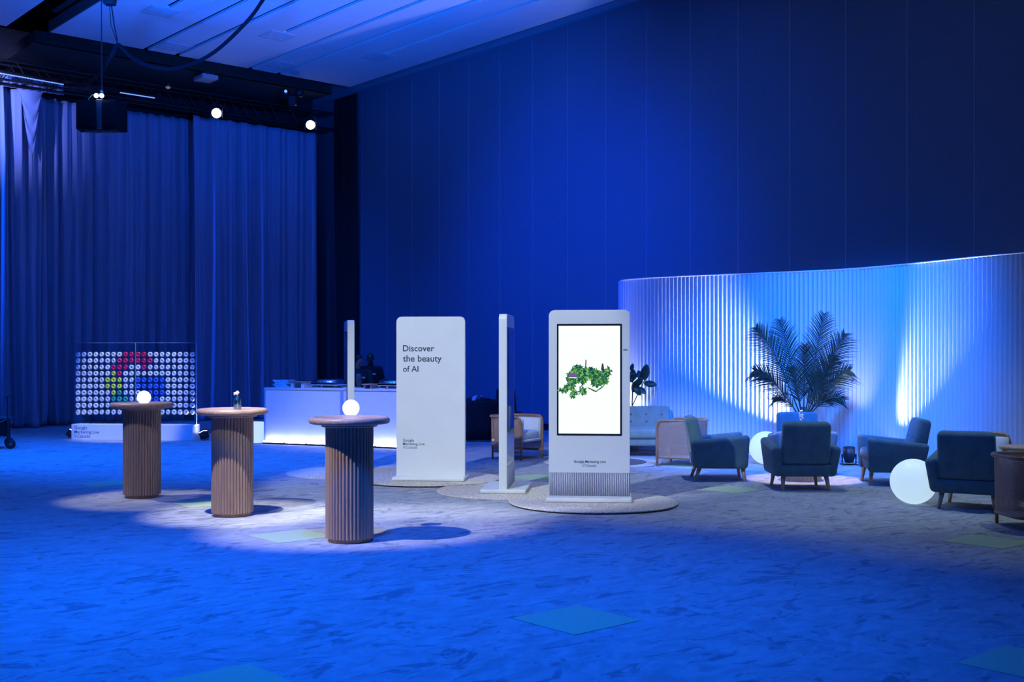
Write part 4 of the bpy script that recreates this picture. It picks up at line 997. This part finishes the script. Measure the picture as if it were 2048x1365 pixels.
# palm
q = AT(1607, 16.55); t = thing('potted_palm', 'tall potted palm with feathery fronds before the ribbed screen', 'plant', (q.x, q.y, 0))
obj('pot', lathe(BM(), [(0, 0), (.13, 0), (.17, .30), (.175, .34), (.155, .34), (.15, .30), (0, .30)], 28), M['pot'], t, True)
bm = BM()
for k in range(5): a = k * 1.26; tube(bm, [(.05 * math.cos(a), .05 * math.sin(a), .29), (.025 * math.cos(a), .025 * math.sin(a), .85)], [.022, .016], 7)
obj('stem', bm, M['leafdark'], t, True)
def frond(end, droop, nleaf, ll, seed, base=.6, side=None):
    rnd = random.Random(seed); bm = BM(); b = Vector((0, 0, base)); e = Vector(end); up = Vector((0, 0, 1))
    mid = b.lerp(e, .55) + up * droop
    def cv(s): return (1 - s) ** 2 * b + 2 * s * (1 - s) * mid + s * s * e
    tube(bm, [cv(k / 14) for k in range(15)], [.011 - .008 * k / 14 for k in range(15)], 5)
    for k in range(nleaf):
        s = .30 + .70 * (k + .5) / nleaf; p = cv(s); d = (cv(min(1, s + .02)) - cv(s - .02)).normalized()
        sd = d.cross(Vector((rnd.uniform(-.1, .1), -1, .0)))
        sd = sd.normalized() if sd.length > .1 else Vector((1, 0, 0))
        ln = 1.18 * ll * (math.sin(math.pi * min(1, (s - .24) / .76 * .86 + .14)) * .75 + .25) * rnd.uniform(.85, 1.1)
        for sg in (-1, 1):
            dirn = (d * .95 + sd * sg * .72 + Vector((0, rnd.uniform(-.35, .35), 0))).normalized(); w_ = .0075; nrm = dirn.cross(Vector((0, 1, .15))).normalized()
            pts = []
            for j in range(5):
                u_ = j / 4; c = p + dirn * ln * u_ - up * (ln * .26 * u_ * u_); ww = w_ * (1 - u_ ** 2.2) + .0008
                pts.append((bm.verts.new(c + nrm * ww), bm.verts.new(c - nrm * ww)))
            for a_, b_ in zip(pts, pts[1:]): bm.faces.new((a_[0], b_[0], b_[1], a_[1]))
    return obj('frond', bm, M['leafdark'], t)
def fe(px, py, dy=0.): Y = q.y + dy; v = AT(px, Y, py); return (v.x - q.x, v.y - q.y, v.z)
for i, (px, py, dy, dr, nl, ll) in enumerate(((1512, 655, -.1, .30, 30, .36), (1508, 742, -.2, .28, 28, .33), (1648, 628, .1, .05, 34, .40), (1560, 640, .2, .16, 28, .34), (1690, 668, -.15, .15, 30, .38), (1610, 690, -.3, .05, 26, .33), (1700, 742, .2, .26, 28, .34), (1668, 712, -.3, .12, 26, .32), (1585, 735, .3, .1, 20, .28), (1690, 800, -.2, .32, 16, .24), (1640, 745, .3, .1, 20, .28), (1545, 800, .25, .30, 14, .22), (1660, 800, .1, .30, 12, .2))):
    frond(fe(px, py, dy), dr, nl, ll, i)
# rubber plant
q = AT(1263, 19.05); t = thing('rubber_plant', 'dark broad-leaved plant behind the sofa beside the lit totem', 'plant', (q.x, q.y, 0))
obj('pot', lathe(BM(), [(0, 0), (.12, 0), (.15, .28), (.155, .31), (.138, .31), (.13, .27), (0, .27)], 24), M['pot'], t, True)
def leaf_mesh(l, w_):
    bm = BM(); n = 8; rows = []
    for k in range(n + 1):
        s = k / n; ww = w_ * math.sin(math.pi * min(1, s * .93 + .05)) ** .7 * (1 if k < n else .05); z = .12 * l * s * s
        rows.append([bm.verts.new((-ww, l * s, ww * .25 - z)), bm.verts.new((0, l * s, -z)), bm.verts.new((ww, l * s, ww * .25 - z))])
    for a, b in zip(rows, rows[1:]):
        for k in range(2): bm.faces.new((a[k], a[k + 1], b[k + 1], b[k]))
    return bm
stem = BM(); leaf0 = None
stem_pts = [(0, 0, .25), (.01, .01, .7), (.02, 0, 1.05), (.03, 0, 1.38)]; tube(stem, stem_pts, [.015, .013, .010, .005], 8); tube(stem, [(.01, 0, .75), (.10, -.02, .95), (.20, -.03, 1.15), (.24, -.03, 1.33)], [.01, .009, .007, .004], 6)
obj('stem', stem, M['leafdark'], t, True)
lm = None
def put_leaf(px, py, tpx, tpy, dy, roll):
    global lm
    a, b = AT(px, q.y, py), AT(tpx, q.y + dy, tpy); d = b - a; ln = d.length
    if lm is None: lm = obj('leaf', leaf_mesh(1, .26), M['leafdark'], t, True); o = lm; sm = o.modifiers.new('t', 'SOLIDIFY'); sm.thickness = .012
    else: o = dupe(lm, t)
    y = d.normalized(); z = Vector((math.sin(roll) * .3, -1, .25 * math.cos(roll))); z = (z - y * z.dot(y)).normalized(); x = y.cross(z)
    mtx = Matrix((x, y, z)).transposed().to_4x4(); mtx = Matrix.Translation(a - Vector((q.x, q.y, 0))) @ mtx @ Matrix.Diagonal((ln, ln, ln, 1)); o.matrix_local = mtx
for a in ((1286, 762, 1294, 729, -.05, 0), (1283, 764, 1277, 740, .05, 1), (1288, 767, 1313, 770, -.1, .5), (1278, 775, 1291, 788, -.1, .2), (1268, 776, 1282, 791, -.05, -.4), (1262, 765, 1268, 738, .05, .4), (1262, 742, 1266, 727, 0, .2), (1270, 772, 1285, 757, -.12, .4), (1258, 770, 1240, 750, 0, 0), (1258, 745, 1243, 722, .1, .7), (1258, 780, 1240, 792, -.1, 0), (1266, 785, 1276, 760, .1, 0), (1260, 760, 1275, 748, -.1, .3)): put_leaf(*a)

# ================================================================== FOLDING WAGON
q = AT(28, 19.5); WR = R(26); t = thing('folding_wagon', 'black folding wagon with a tall handle cut by the left edge', 'wagon', (q.x - .06 - .47 * math.cos(WR) - .26 * math.sin(WR), 19.5 - .47 * math.sin(WR) + .26 * math.cos(WR), 0), WR)
bm = BM(); hexa(bm, [(-.44, -.22, .22), (.42, -.22, .22), (.42, .22, .22), (-.44, .22, .22), (-.46, -.24, .52), (.44, -.24, .52), (.44, .24, .52), (-.46, .24, .52)], .015, 2); obj('fabric_body', bm, M['blackcloth'], t)
bm = BM(); tube(bm, [(-.46, -.25, .53), (.48, -.25, .53), (.48, .25, .53), (-.46, .25, .53)], .013, 8, closed=True); obj('top_frame', bm, mat('frame_grey', (.12, .12, .13), .4, var=.1), t)
for s in (-1, 1):
    bm = BM(); tube(bm, [(-.42, s * .25, .52), (.0, s * .255, .3), (.44, s * .25, .18)], .010, 6); tube(bm, [(.44, s * .25, .52), (.0, s * .255, .33), (-.42, s * .25, .18)], .010, 6); obj('cross_brace', bm, MATS['frame_grey'], t)
    for x in (-.4, .46):
        bm = BM(); tube(bm, [(x, s * .25, .53), (x, s * .25, .14)], .012, 6); obj('corner_post', bm, M['black'], t)
        bm = BM(); n = 20; lathe(bm, [(.03, -.022), (.07, -.026), (.082, -.015), (.082, .015), (.07, .026), (.03, .022)], n); bmesh.ops.rotate(bm, matrix=Matrix.Rotation(R(90), 3, 'X'), verts=bm.verts)
        wh = obj('wheel', bm, M['rubber'], t, True, loc=(x + .01, s * .26, .082))
        bm = BM(); tube(bm, [(0, -.03, 0), (0, .03, 0)], .03, 10); obj('hub', bm, MATS['frame_grey'], wh)
bm = BM(); tube(bm, [(.425, -.28, .14), (.425, -.28, .90)], .012, 8); tube(bm, [(.37, -.28, .905), (.48, -.28, .905)], .017, 8); obj('pull_handle', bm, M['black'], t)
